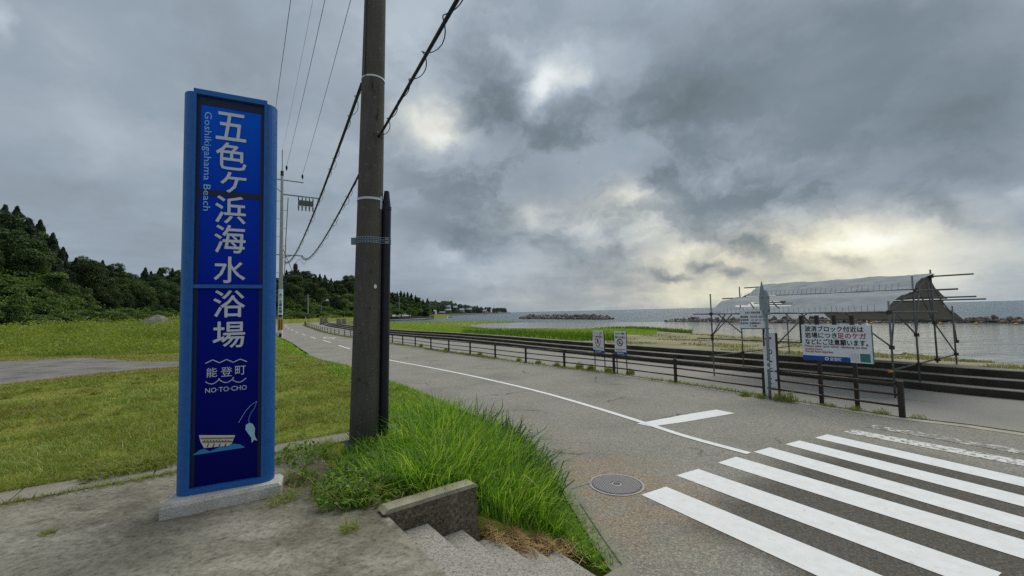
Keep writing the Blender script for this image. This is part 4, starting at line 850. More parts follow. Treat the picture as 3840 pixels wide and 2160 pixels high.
def tarp(a0, a1, prof, name, m, na=40, sub=8, ripple=.03, sagk=.05, hole=None, edge=0.):
    b = np.array(prof); s = np.r_[0, np.cumsum(np.hypot(*np.diff(b, axis=0).T))]; q = np.linspace(0, s[-1], (len(prof) - 1) * sub + 1)
    bb, zz = np.interp(q, s, b[:, 0]), np.interp(q, s, b[:, 1]); V = []
    for i in range(na + 1):
        f = i / na; a = a0 + (a1 - a0) * f
        for k in range(len(q)):
            seg = (k % sub) / sub; dz = -sagk * math.sin(math.pi * seg) + ripple * (math.sin(a * 5.1 + k * .7) * .5 + math.sin(a * 2.3 - k * .4) * .5 + .4 * math.sin(a * 11 + k * 1.9)) * math.sin(math.pi * min(seg * 1.2 + .1, 1))
            e = edge * math.sin(q[k] * 3.1) * (1 - f) ** 6
            V.append(tp(a + e, bb[k], zz[k] + dz))
    n = len(q); Fc = [(i * n + k, (i + 1) * n + k, (i + 1) * n + k + 1, i * n + k + 1) for i in range(na) for k in range(n - 1) if not (hole and hole(a0 + (a1 - a0) * (i + .5) / na, k))]
    return obj(name, MB().add(V, Fc), M[m], tent, sm=True)
hole = lambda a, k: (2.9 + .25 * math.sin(k * 1.1) < a < 4.35 + .2 * math.sin(k * 2.)) and 2 <= k <= 6
tarp(-.02, LEN + .15, [(-.05, 2.33), (.9, 2.78), (1.95, 2.95)], 'front_tarp', 'tarp', hole=hole, edge=.10, sagk=.02)
tarp(-.06, LEN - .25, [(1.90, 2.96), (2.7, 3.30), (3.3, 3.48), (3.62, 3.43)], 'upper_tarp', 'tarp', edge=.08, sagk=.02)
tarp(.0, LEN - .2, [(3.62, 3.43), (4.2, 3.1), (4.75, 2.66)], 'rear_tarp', 'tarp_in', edge=.1)
tarp(.0, LEN - 1.4, [(4.72, 2.62), (5.4, 2.35), (6.25, 1.92)], 'rear_tarp', 'tarp_in', edge=.1)
mb = MB()
for k in range(34):
    a = .3 + k * (LEN - .4) / 33; h = .10 + .08 * random.random(); j = random.uniform(-.03, .03)
    mb.tube([tp(a, -.06, 2.34), tp(a + j, -.05, 2.36 + h)], .005, 4); mb.tube([tp(a + .04, 1.90, 2.96), tp(a + j, 1.92, 3.0 + h)], .005, 4)
tag(obj('tie_cords', mb, M['cable'], tent), kind='stuff')

# ------------------------------------------------------------------ big warning board
z1 = lambda a, b: (2600 + a / 2.337, 960 + b / 2.337)
BA, BB = np.array((7.96, 11.16)), np.array((8.41, 10.57))
B = Plane(BA, BB, 0.); B.o = B.o + B.n * .05
bd = thing('warning_board', 'wide white board warning of foot injuries, on brown posts behind the fence', 'warning board', (*BA, 0.))
def uv1(a, b): return B.uv(*z1(a, b))
tl, tr, br, bl = uv1(948, 600), uv1(1560, 608), uv1(1573, 950), uv1(958, 905)
u0, u1 = (tl[0] + bl[0]) / 2, (tr[0] + br[0]) / 2; v0, v1 = (bl[1] + br[1]) / 2, (tl[1] + tr[1]) / 2
mb = MB(); B.rect(mb, u0, v0, u1, v1, -.022, 0); bdp = obj('panel', mb, M['white'], bd)
mb = MB(); B.rect(mb, u1 + .001, v0, u1 + .02, v1, -.03, -.003); obj('edge_strip', mb, M['teal'], bd)
for uu in (0.0, B.w, -.42, B.w - .48 + .06):
    z_top = 2.28; mb = MB(); B.rect(mb, uu - .04, 0 if uu in (0.0, B.w) else v1 - .5, uu + .04, z_top, -.12 if uu in (0., B.w) else -.30, -.024 if uu in (0., B.w) else -.22); obj('post', mb, M['fence'], bd)
W2, H2 = u1 - u0, v1 - v0; bx = lambda a, b, c, d: (u0 + W2 * a, v0 + H2 * (1 - d), u0 + W2 * c, v0 + H2 * (1 - b))
k = MB(); put_text(k, B, '波消ブロック付近は', bx(.055, .035, .90, .19), .03); put_text(k, B, '岩場につき', bx(.055, .215, .53, .37), .03); put_text(k, B, 'などにご注意願います。', bx(.055, .395, .95, .555), .03); obj('black_lettering', k, M['black'], bdp)
k = MB(); put_text(k, B, '足のケガ', bx(.54, .215, .93, .37), .03); obj('red_lettering', k, M['red'], bdp)
k = MB(); put_text(k, B, 'Please take care when climbing on the', bx(.04, .565, .93, .645), .025); put_text(k, B, 'seabarriers.', bx(.04, .65, .31, .705), .025); put_text(k, B, 'Avoid foot injuries.', bx(.045, .715, .47, .80), .025); obj('red_lettering', k, M['darkred'], bdp)
k = MB(); patch(k, B, [(u0, v0), (u0 + W2 * .70, v0), (u0 + W2 * .70, v0 + H2 * .135), (u0, v0 + H2 * .135)], .002); obj('blue_band', k, M['blueband'], bdp)
k = MB(); c = (u0 + W2 * .365, v0 + H2 * .068); patch(k, B, disc(*c, .045), .004); put_text(k, B, '能登町', (u0 + W2 * .415, v0 + H2 * .02, u0 + W2 * .575, v0 + H2 * .115), .02, .004); obj('town_mark', k, M['white'], bdp)
k = MB(); patch(k, B, [(c[0] - .03, c[1] - .02), (c[0] + .03, c[1] - .02), (c[0] + .012, c[1] + .022), (c[0] - .018, c[1] + .015)], .006); obj('town_mark', k, M['blueband'], bdp)
k = MB(); patch(k, B, [(u0 + W2 * .70, v0 + .004), (u1 - .02, v0 + .004), (u1 - .02, v0 + H2 * .30), (u0 + W2 * .70, v0 + H2 * .30)], .0045); obj('notice_sheet', k, M['white'], bdp)
k = MB()
for q in range(7): patch(k, B, [(u0 + W2 * .71, v0 + H2 * (.05 + q * .03)), (u0 + W2 * .82, v0 + H2 * (.05 + q * .03)), (u0 + W2 * .82, v0 + H2 * (.066 + q * .03)), (u0 + W2 * .71, v0 + H2 * (.066 + q * .03))], .006)
obj('notice_print', k, M['lilac'], bdp)
k = MB(); patch(k, B, [(u0 + W2 * .835, v0 + H2 * .03), (u0 + W2 * .97, v0 + H2 * .03), (u0 + W2 * .97, v0 + H2 * .25), (u0 + W2 * .835, v0 + H2 * .25)], .006); obj('notice_picture', k, M['teal'], bdp)

# ------------------------------------------------------------------ opening-hours board, traffic sign post, narrow banner board
PC = at(2888, 1497)[:2]; N_ = Plane(PC, PC + np.array([.82, -.57]) * .5, 0.); N_.o = N_.o - N_.n * .06
nb = thing('notice_board', 'small white board with opening dates and hours fixed behind the traffic sign post', 'notice board', (*PC, 1.7))
tl, br = N_.uv(*z1(405, 480)), N_.uv(*z1(655, 632)); u0, v1 = tl; u1, v0 = br
mb = MB(); N_.rect(mb, u0, v0, u1, v1, -.02, 0); nbq = obj('panel', mb, M['white'], nb); mb = MB(); N_.rect(mb, u0, v0 - .03, u1 + .04, v0 - .003, -.03, -.01); obj('lower_batten', mb, M['scaff'], nb)
mb = MB(); N_.rect(mb, .0, v0 - .5, .04, v0 - .031, -.05, -.025); N_.rect(mb, -.10, v0 - .5, -.06, v0 - .031, -.05, -.025); obj('prop', mb, M['fence'], nb)
W2, H2 = u1 - u0, v1 - v0; bx = lambda a, b, c, d: (u0 + W2 * a, v0 + H2 * (1 - d), u0 + W2 * c, v0 + H2 * (1 - b))
k = MB(); put_text(k, N_, '五色ヶ浜海水浴場', bx(.20, .06, .74, .18), .02); put_text(k, N_, '開設期間：7月18日～8月26日', bx(.02, .30, .95, .42), .02); put_text(k, N_, '監視時間： 10：00～16：00', bx(.02, .48, .92, .60), .02); put_text(k, N_, '監視区域：監視場所前の', bx(.02, .66, .76, .78), .02); put_text(k, N_, 'ブイ内側', bx(.33, .83, .60, .93), .02); obj('lettering', k, M['black'], nbq)
sp = thing('sign_post', 'grey steel post carrying two traffic sign plates seen edge-on, in front of the fence', 'sign post', (*PC, 0.))
pt = atY(2870, 1088, PC[1])
obj('post', MB().tube([(*PC, -.05), (pt[0], PC[1], pt[2])], .038, 14), M['galv'], sp, sm=True)
for zz in (1.02, .86): obj('reflector_band', MB().tube([(PC[0] - .004 * zz, PC[1], zz - .025), (PC[0] - .004 * zz, PC[1], zz + .025)], .0405, 14), M['silver'], sp)
ztop = pt[2]
for (ang, off, w_) in ((73, -.085, .66), (49, .055, .50)):
    r = math.radians(ang); uu = np.array([math.cos(r), math.sin(r), 0]); nn = np.array([uu[1], -uu[0], 0]); cc = np.array([pt[0] + off, PC[1] + .02, ztop - .36])
    poly = [(-w_ / 2, -.33), (w_ / 2, -.33), (w_ / 2, .18), (.06, .56 if off < 0 else .30), (-.06, .56 if off < 0 else .30), (-w_ / 2, .18)]
    spl = obj('sign_plate', MB().prism(poly, cc, uu, (0, 0, 1), nn, -.004, .004), M['galv'], sp)
    for zz in (-.22, .15): obj('bracket', MB().box(cc + np.array([-off * .5, -.02, zz]), (abs(off) + .05, .03, .035)), M['boardback'], spl)
nbp = at(2862, 1492)[:2] + np.array([.05, .14]); NB = Plane(nbp, nbp + np.array([.80, -.6]), 0.)
bb = thing('banner_board', 'narrow upright white board with worn vertical lettering between fence and sign post', 'banner board', (*nbp, 0.))
q0, q1 = NB.uv(2858, 1247), NB.uv(2890, 1440)
mb = MB(); NB.rect(mb, q0[0], .30, q0[0] + .30, q0[1], -.03, 0); bbp = obj('panel', mb, M['white'], bb); mb = MB(); NB.rect(mb, q0[0] - .002, .0, q0[0] + .05, .299, -.03, -.002); obj('leg', mb, M['white'], bb); mb = MB(); NB.rect(mb, q0[0] + .305, .0, q0[0] + .36, q0[1] - .01, -.05, -.005); obj('post', mb, M['fence'], bb)
H2 = q0[1] - .3; k = MB(); put_text(k, NB, 'の', (q0[0] + .09, .3 + H2 * .60, q0[0] + .22, .3 + H2 * .69), .03); stroke(k, NB, [(q0[0] + .08, .3 + H2 * .5), (q0[0] + .2, .3 + H2 * .46)], .035); stroke(k, NB, [(q0[0] + .08, .3 + H2 * .36), (q0[0] + .2, .3 + H2 * .33)], .02); stroke(k, NB, [(q0[0] + .07, .3 + H2 * .28), (q0[0] + .22, .3 + H2 * .29)], .03); stroke(k, NB, [(q0[0] + .1, .3 + H2 * .17), (q0[0] + .16, .3 + H2 * .15)], .03); stroke(k, NB, [(q0[0] + .1, .3 + H2 * .07), (q0[0] + .16, .3 + H2 * .06)], .025); obj('worn_lettering', k, M['black'], bbp)
k = MB(); stroke(k, NB, [(q0[0] + .08, .3 + H2 * .88), (q0[0] + .2, .3 + H2 * .90)], .05); stroke(k, NB, [(q0[0] + .12, .3 + H2 * .9), (q0[0] + .12, .3 + H2 * .78)], .05); obj('worn_lettering', k, M['darkred'], bbp)

# ------------------------------------------------------------------ two prohibition boards behind the fence
z4 = lambda a, b: (2150 + a / 6.3, 1200 + b / 6.3)
PR = [tuple(at(*q)[:2]) for q in ((2229, 1386), (2267, 1395), (2312, 1402), (2350, 1406))]
def prohibition(p0, p1, corners, jp1, jp2a, jp2b, en, picture, label):
    Q = Plane(p0, p1, 0.); t = thing('prohibition_board', label, 'prohibition sign', (*p0, 0.), 'prohibition boards behind the fence')
    c = [Q.uv(*z4(*q)) for q in corners]; u0 = (c[0][0] + c[3][0]) / 2; u1 = (c[1][0] + c[2][0]) / 2; v1 = (c[0][1] + c[1][1]) / 2; v0 = (c[2][1] + c[3][1]) / 2
    mb = MB(); Q.rect(mb, u0, v0, u1, v1, -.02, 0); tp_ = obj('panel', mb, M['white'], t); mb = MB(); Q.rect(mb, u1 + .001, v0, u1 + .02, v1, -.03, -.003); obj('edge_strip', mb, M['boardback'], t)
    for uu in (u0 + .05, u1 - .03): obj('leg', MB().tube([Q.p(uu, 0, -.045), Q.p(uu, v1 - .1, -.045)], .022, 8), M['fence'], t)
    W, H = u1 - u0, v1 - v0; bx = lambda a, b, c, d: (u0 + W * a, v0 + H * (1 - d), u0 + W * c, v0 + H * (1 - b))
    k = MB(); put_text(k, Q, jp1, bx(.10, .05, .88, .16), .03)
    if jp2a: put_text(k, Q, jp2a, bx(.08, .20, .62, .32), .03)
    obj('black_lettering', k, M['black'], tp_)
    k = MB(); put_text(k, Q, jp2b, bx(.08 if not jp2a else .64, .20, .94, .32), .025); put_text(k, Q, en[0], bx(.10, .74, .92, .80), .02)
    if len(en) > 1: put_text(k, Q, en[1], bx(.10, .82, .66, .87), .02)
    obj('red_lettering', k, M['darkred'], tp_)
    k = MB(); cu, cv = u0 + W * .47, v0 + H * .52; r = W * .24; stroke(k, Q, disc(cu, cv, r, 28, r * 1.0), .035, .004, True); stroke(k, Q, [(cu - r * .7, cv + r * .7), (cu + r * .7, cv - r * .7)], .03, .006); obj('red_ring', k, M['darkred'], tp_)
    k = MB()
    for poly in picture: patch(k, Q, [(cu + a * r, cv + b * r) for a, b in poly], .003)
    obj('picture', k, M['black'], tp_)
    k = MB(); patch(k, Q, [(u0, v0), (u1, v0), (u1, v0 + H * .12), (u0, v0 + H * .12)], .002); obj('blue_band', k, M['blueband'], tp_)
    k = MB(); patch(k, Q, disc(u0 + W * .27, v0 + H * .06, H * .035), .004); put_text(k, Q, '能登町', (u0 + W * .38, v0 + H * .03, u0 + W * .80, v0 + H * .09), .03, .004); obj('town_mark', k, M['white'], tp_)
prohibition(PR[0], PR[1], ((455, 255), (708, 255), (722, 775), (470, 770)), 'ここは', '', 'キャンプ禁止', ['No Camping'], [[(-.5, -.5), (-.12, .5), (.12, .5), (.5, -.5), (.2, -.5), (0, .15), (-.2, -.5)]], 'white no-camping board, the one farther along the fence')
prohibition(PR[2], PR[3], ((965, 265), (1232, 265), (1258, 825), (985, 818)), '水上バイク等の', '乗り入れ', '禁止', ['Personal Watercraft', 'prohibited'], [[(-.6, -.2), (.6, -.15), (.65, -.3), (-.5, -.4)], [(-.3, -.15), (0, .5), (.15, .45), (.2, -.1)], [(-.5, .45), (0, .2), (0, .1), (-.5, .35)]], 'white no-watercraft board, the one nearer the big board')
# ------------------------------------------------------------------ blades and leaves
def hz(f, x, y): return f(np.asarray(x), np.asarray(y))
def scatter(n, t0, t1, y0, y1, mask, pw=1.0):
    out = np.zeros((0, 2))
    while len(out) < n:
        k = n * 2; y = np.exp(RNG.uniform(math.log(y0), math.log(y1), k)); t = RNG.uniform(t0, t1, k); x = t * y
        ok = mask(x, y); out = np.r_[out, np.stack([x, y], 1)[ok]]
        if ok.sum() < 5: break
    return out[:n]
def blades(P, z, h, w, lean=.35, bend=.5, segs=2, az=None, flat_=0.):
    """P (n,2), z, h, w arrays: curved tapering blades as triangles"""
    n = len(P); a = RNG.uniform(0, 2 * np.pi, n) if az is None else az + RNG.normal(0, .6, n)
    d = np.stack([np.cos(a), np.sin(a)], 1); fa = RNG.uniform(0, 2 * np.pi, n); s = np.stack([np.cos(fa), np.sin(fa)], 1)
    l0 = RNG.uniform(0, lean, n); V = []
    for i in range(segs + 1):
        f = i / segs; out = l0 * f + bend * RNG.uniform(.3, 1, n) * f * f; up = f * np.sqrt(np.maximum(.15, 1 - np.minimum(out, .9) ** 2 * .8))
        c = np.concatenate([P + d * (out * h)[:, None], (z + up * h * (1 - flat_))[:, None]], 1)
        if i < segs:
            ww = (w * (1 - f * .45) / 2)[:, None]; V += [c + np.c_[s * ww, np.zeros(n)], c - np.c_[s * ww, np.zeros(n)]]
        else: V.append(c)
    V = np.stack(V, 1); k = V.shape[1]; base = np.arange(n)[:, None] * k; Fc = []
    for i in range(segs - 1): Fc += [[2 * i, 2 * i + 1, 2 * i + 3], [2 * i, 2 * i + 3, 2 * i + 2]]
    Fc.append([2 * segs - 2, 2 * segs - 1, 2 * segs]); Fc = np.array(Fc)
    return V.reshape(-1, 3), (base[:, None, :] * 0 + base[:, None] + Fc[None]).reshape(-1, 3)
def leaves(C, size, nrm=None, jit=.9):
    """diamond leaves with random tilt around C (n,3)"""
    n = len(C); r = RNG.normal(0, 1, (n, 3)); nn = r * jit + (nrm if nrm is not None else np.array([0, 0, 1.])); nn /= np.linalg.norm(nn, axis=1)[:, None]
    t = np.cross(nn, RNG.normal(0, 1, (n, 3))); t /= np.linalg.norm(t, axis=1)[:, None]; b = np.cross(nn, t); s = np.broadcast_to(np.asarray(size, float), (n,))[:, None]
    k = RNG.uniform(.35, .6, (n, 1)); V = np.stack([C - t * s * .5, C + b * s * k * .5 + nn * s * .06, C + t * s * .5, C - b * s * k * .5 + nn * s * .06], 1).reshape(-1, 3)
    a = np.arange(n)[:, None] * 4; return V, np.concatenate([a + [0, 1, 2], a + [0, 2, 3]], 1).reshape(-1, 3)
def join(*parts):
    V, Fc, k = [], [], 0
    for v, f in parts: V.append(v); Fc.append(f + k); k += len(v)
    return np.concatenate(V), np.concatenate(Fc)
def stuff(name, parts, m, label=None):
    V, Fc = join(*parts); o = obj(name, np_mesh(name, V, Fc), m); return tag(o, kind='stuff')
dl_ = lambda x, y: sdist(x, y, ROADL)
notplat = lambda x, y: ~inside(x, y, PLATFORM) & ~((np.abs((x - _k0[0]) * _kd[1] - (y - _k0[1]) * _kd[0] - .20) < .22) & ((x - _k0[0]) * _kd[0] + (y - _k0[1]) * _kd[1] < 3.9))
def stair_ab(x, y): return (x - STAIR0[0]) * SU[0] + (y - STAIR0[1]) * SU[1], (x - STAIR0[0]) * SV[0] + (y - STAIR0[1]) * SV[1]
def notstair(x, y):
    a, b = stair_ab(x, y); return ~((a > -.3) & (a < 1.95) & (b > -.16) & (b < 5))
def patchpts(x, y, r, n):
    a = RNG.uniform(0, 6.283, n); q = np.sqrt(RNG.uniform(0, 1, n)) * r; return np.stack([x + q * np.cos(a), y + q * np.sin(a)], 1)
# mown lawn
lawn_ok = lambda x, y: (dl_(x, y) > 1.6) & notplat(x, y) & notstair(x, y) & ~inside(x, y, GTRACK) & (y < hill_foot(x / y))
Pn = scatter(80000, -1.35, -.16, 3.2, 26, lawn_ok); y = Pn[:, 1]
bare = np.sin(Pn[:, 0] * 1.3 + 2) * np.sin(Pn[:, 1] * 1.1 + Pn[:, 0] * .4) + .7 * np.sin(Pn[:, 0] * 4.1 + 1) * np.sin(y * 3.7 - Pn[:, 0] * 1.3)
for (bx_, by_, br_) in ((*atd(110, 1000, .93)[:2], 1.5), (*atd(255, 1150, .93)[:2], .32), (*atd(600, 1010, .93)[:2], .5)): bare = np.maximum(bare, 1.2 * np.exp(-((Pn[:, 0] - bx_) ** 2 + (y - by_) ** 2 * 2) / br_ ** 2))
keep = ~((bare > .55) & (RNG.uniform(0, 1, len(y)) < .75)); Pn = Pn[keep]; y = y[keep]
z = hland(Pn[:, 0], y); clump = .5 + .5 * np.sin(Pn[:, 0] * 3.1) * np.sin(y * 2.7 + Pn[:, 0])
tc = scatter(420, -1.35, -.2, 3.4, 16, lawn_ok); tuft = []
for cx, cy in tc:
    n_ = int(RNG.integers(14, 46)); q = patchpts(cx, cy, RNG.uniform(.06, .28), n_); tuft.append(blades(q, hland(q[:, 0], q[:, 1]), RNG.uniform(.06, .17, n_), np.full(n_, max(.008, .0016 * cy)), .8, .9, 2))
stuff('lawn_tufts', tuft, M['lawn'])
stuff('lawn_grass', [blades(Pn, z - .005, RNG.uniform(.03, .075, len(y)) * (1 + .7 * clump), np.maximum(.006, .0016 * y), .7, .8)], M['lawn'])
# taller field weeds between track and wood
fld = lambda x, y: (dl_(x, y) > 3) & ~inside(x, y, GTRACK) & (y > 20 + 1.5 * np.sin(x * .7)) & (y < hill_foot(x / y) + 3)
Pn = scatter(42000, -1.35, -.30, 20, 160, fld); y = Pn[:, 1]; cl = np.clip(.5 + .9 * np.sin(Pn[:, 0] * .31 + 1) * np.sin(y * .23 + Pn[:, 0] * .1), 0, 1)
h = RNG.uniform(.25, .6, len(y)) * (.5 + 1.0 * cl) * sm(y, 18, 30)
lf = Pn[RNG.uniform(0, 1, len(y)) < .6]; zl = hland(lf[:, 0], lf[:, 1]); c2 = np.clip(.5 + .9 * np.sin(lf[:, 0] * .31 + 1) * np.sin(lf[:, 1] * .23 + lf[:, 0] * .1), 0, 1)
lv = leaves(np.c_[lf, zl + RNG.uniform(.1, .9, len(lf)) * (.3 + c2)], np.maximum(.14, .0055 * lf[:, 1]))
stuff('field_weeds', [blades(Pn, hland(Pn[:, 0], y), h + .1, np.maximum(.03, .0016 * y), .5, .5), lv], M['field'])
fr = scatter(16000, -1.35, -.62, 9, 25, lambda x, y: (np.abs(sdist(x, y, np.array(GTRACK + GTRACK[:1]))) < .9 + .8 * np.sin(x * .5) ** 2) & ~inside(x, y, GTRACK) & (dl_(x, y) > 3)); y = fr[:, 1]
stuff('dry_grass', [blades(fr, hland(fr[:, 0], y), RNG.uniform(.04, .12, len(y)), np.maximum(.012, .0018 * y), .8, .8)], M['drygrass'])
# tall grass on the bank between the pole, the cheek wall and the road
bank_c = lambda x, y: (dl_(x, y) > .30) & (dl_(x, y) < 2.9) & notplat(x, y) & notstair(x, y) & (y > 3.9) & (y < 9.5)
def bank_h(x, y):
    d = dl_(x, y); a, b = stair_ab(x, y)
    return .66 * sm(d, .15, .75) * (1 - .82 * sm(y, 6.2, 8.2)) * (.12 + .88 * sm(a, -.45, .5)) * (.55 + .45 * sm(-b, .0, .5)) * (1 - .6 * sm(d, 1.6, 2.6)) + .07
Pn = scatter(17000, -.42, .23, 3.9, 9.5, bank_c); rag = .82 + .30 * np.sin(Pn[:, 0] * 7.3 + Pn[:, 1] * 2.1) * np.sin(Pn[:, 1] * 6.1 - Pn[:, 0] * 3.); h = bank_h(Pn[:, 0], Pn[:, 1]) * RNG.uniform(.5, 1.2, len(Pn)) * rag
z = hland(Pn[:, 0], Pn[:, 1])
tall = [blades(Pn, z - .02, h, RNG.uniform(.008, .015, len(Pn)), .35, .75, 3)]
Pw = scatter(900, -.16, .20, 5.4, 8.4, lambda x, y: bank_c(x, y) & (dl_(x, y) < 1.1) & (dl_(x, y) > .38)); stuff('reed_grass', [blades(Pw, hland(Pw[:, 0], Pw[:, 1]), RNG.uniform(.40, .80, len(Pw)) * (.6 + .4 * np.sin(Pw[:, 1] * 5) ** 2), RNG.uniform(.016, .030, len(Pw)), .45, .8, 4)], M['reedblade'])
# low fringe towards the kerb
Pf = scatter(8000, -.1, .27, 3.6, 8.6, lambda x, y: (dl_(x, y) > -.02) & (dl_(x, y) < .55) & notstair(x, y)); tall.append(blades(Pf, hland(Pf[:, 0], Pf[:, 1]) - .01, RNG.uniform(.07, .2, len(Pf)), RNG.uniform(.007, .012, len(Pf)), .9, .9, 2))
stuff('tall_grass', tall, M['grass'])
# verge farther along the road
Pv = scatter(26000, -.62, -.03, 8.5, 60, lambda x, y: (dl_(x, y) > .05) & (dl_(x, y) < 2.3 + .5 * np.sin(x))); y = Pv[:, 1]
stuff('verge_grass', [blades(Pv, hland(Pv[:, 0], y) - .02, RNG.uniform(.05, .15, len(y)) * (1 + .3 * np.sin(Pv[:, 0] * 2)), np.maximum(.010, .0017 * y), .6, .8, 2)], M['grass'])
# broad weeds round the pole foot and on the platform edge
parts = []; wp = []
for x, y, r, n in ((-1.55, 4.42, .34, 600), (-1.30, 3.95, .36, 700), (-1.05, 4.2, .36, 520), (-1.62, 4.02, .26, 300), (-1.5, 3.72, .2, 200), (-1.35, 3.72, .14, 120), (-.75, 4.5, .4, 400), (-2.1, 4.25, .14, 90), (-2.42, 4.9, .3, 240)):
    p = patchpts(x, y, r, n); p = p[notstair(p[:, 0], p[:, 1])]; zz = np.maximum(hland(p[:, 0], p[:, 1]), .0); zz = np.where(inside(p[:, 0], p[:, 1], PLATFORM), .95, zz); parts.append(leaves(np.c_[p, zz + RNG.uniform(.02, .22, len(p)) * np.exp(-((p[:, 0] - x) ** 2 + (p[:, 1] - y) ** 2) / r / r)], RNG.uniform(.03, .075, len(p))))
    wp.append(p)
stuff('broad_weeds', parts, M['weed'])
Pp = np.concatenate(wp); Pp = Pp[RNG.uniform(0, 1, len(Pp)) < .5]; zz = np.where(inside(Pp[:, 0], Pp[:, 1], PLATFORM), .95, hland(Pp[:, 0], Pp[:, 1]))
parts = [blades(Pp, zz, RNG.uniform(.08, .26, len(Pp)), RNG.uniform(.006, .011, len(Pp)), .7, 1.0, 3)]
# weeds in the joint between gutter slabs and platform, lawn lip
s = RNG.uniform(-9, 2.9, 5200); s = s[(np.sin(s * 1.7 + 1) + np.sin(s * .9) > -.45)]; p = _k0 + _kd * s[:, None] + nrm * (.42 + RNG.normal(0, .035, len(s)))[:, None]
parts.append(blades(p, np.full(len(s), .945), RNG.uniform(.03, .09, len(s)), np.full(len(s), .007), 1.0, .9, 2))
s = RNG.uniform(-9, 3.9, 5200); p = _k0 + _kd * s[:, None] - nrm * RNG.uniform(-.02, .12, len(s))[:, None]; parts.append(blades(p, np.full(len(s), .93), RNG.uniform(.04, .11, len(s)), np.full(len(s), .008), .8, .9, 2))
for cx, cy in ((_k0 + _kd * 1.2), (_k0 + _kd * 1.0), (_k0 + _kd * .75 + nrm * .02)):
    p = patchpts(cx, cy, .22, 260); parts.append(blades(p, np.full(260, .95), RNG.uniform(.05, .16, 260), np.full(260, .012), .8, .9, 2))
p = patchpts(*atd(120, 1342, .95)[:2], .05, 90); parts.append(blades(p, np.full(len(p), .95), RNG.uniform(.015, .035, len(p)), np.full(len(p), .006), .9, .8, 2))
for xd, yd, r, n in ((730, 1250, .12, 90), (700, 1265, .1, 60), (790, 1140, .12, 90), (820, 1120, .1, 70), (880, 1335, .07, 70)):
    p = patchpts(*atd(xd, yd, .95)[:2], r, n); parts.append(blades(p, np.full(n, .95), RNG.uniform(.04, .13, n), np.full(n, .006), 1.0, 1.0, 3))
stuff('joint_weeds', parts, M['lawn'])
# cut straw on the lower steps
p = []
for k in range(2200):
    a = RNG.uniform(.95, 2.0); b = abs(RNG.normal(0, .17)) * (1.3 - .3 * a) - .14; q = STAIR0 + SU * a + SV * b; p.append((*q, a))
p = np.array(p); zz = np.maximum(.95 - RISE * np.ceil(p[:, 2] / RUN), .02) + .005 + RNG.uniform(0, .05, len(p))
d = RNG.uniform(0, 6.283, len(p)); L = RNG.uniform(.05, .22, len(p)); e = np.stack([np.cos(d), np.sin(d)], 1); w = np.stack([-np.sin(d), np.cos(d)], 1) * .003
c0 = np.c_[p[:, :2] - e * L[:, None] / 2, zz]; c1_ = np.c_[p[:, :2] + e * L[:, None] / 2, zz + RNG.uniform(-.02, .05, len(p))]; wz = np.c_[w, np.zeros(len(p))]
V = np.stack([c0 - wz, c0 + wz, c1_ + wz, c1_ - wz], 1).reshape(-1, 3); a = np.arange(len(p))[:, None] * 4
stuff('straw', [(V, np.concatenate([a + [0, 1, 2], a + [0, 2, 3]], 1).reshape(-1, 3))], M['straw'])
# reed leaves poking up at the foot of the stairs near the camera
parts = []
for xd, yd, n in ((1485, 1500, 10), (1500, 1490, 8), (1650, 1520, 9), (1700, 1500, 4), (1610, 1530, 4)):
    c = atd(xd, yd, .25)[:2]; p = patchpts(c[0], c[1], .05, n); parts.append(blades(p, np.full(n, .05), RNG.uniform(.22, .42, n), np.full(n, .016), .35, .4, 4))
stuff('reed_leaves', parts, M['grass'])
# weeds along the fence foot and the joint
fl = chain(POSTS, .05); fl = np.repeat(fl, 10, 0); prob = .25 + .75 * (np.sin(fl[:, 1] * .8) * np.sin(fl[:, 1] * .31 + 1) > .0); fl = fl[RNG.uniform(0, 1, len(fl)) < prob * np.clip(fl[:, 1] / 26, .12, 1)]
fl = fl + np.array([-.18, -.12]) * RNG.uniform(-.6, 1.1, (len(fl), 1)) + RNG.normal(0, .04, fl.shape); y = fl[:, 1]; parts = [blades(fl, zroad(y), RNG.uniform(.04, .17, len(y)), np.maximum(.010, .0016 * y), .8, .8, 2)]
for x, y, n, h in ((7.14, 11.62, 60, .30), (7.26, 11.5, 40, .42), (7.34, 11.36, 40, .36), (6.6, 12.3, 120, .15), (6.85, 12.0, 90, .14), (4.6, 16.9, 120, .22), (3.9, 17.6, 160, .24), (3.3, 18.3, 160, .26), (2.9, 18.9, 120, .30), (2.0, 19.9, 90, .2), (8.2, 10.4, 60, .12), (8.5, 10.0, 60, .12), (8.9, 9.5, 50, .10), (7.9, 10.8, 50, .1), (1.2, 21, 80, .2), (.3, 22.2, 90, .2), (-2, 25.5, 90, .25), (-4.6, 29.2, 90, .22), (-7.2, 33.3, 90, .25)):
    p = patchpts(x, y, .16, n); parts.append(blades(p, zroad(p[:, 1]), RNG.uniform(.4, 1, n) * h, np.full(n, max(.012, .0014 * y)), .45, .4, 2)); zz = RNG.uniform(.1, 1, n) * h; parts.append(leaves(np.c_[p * .6 + np.array([x, y]) * .4, zz], max(.035, .0028 * y)))
stuff('fence_weeds', parts, M['lawn'])
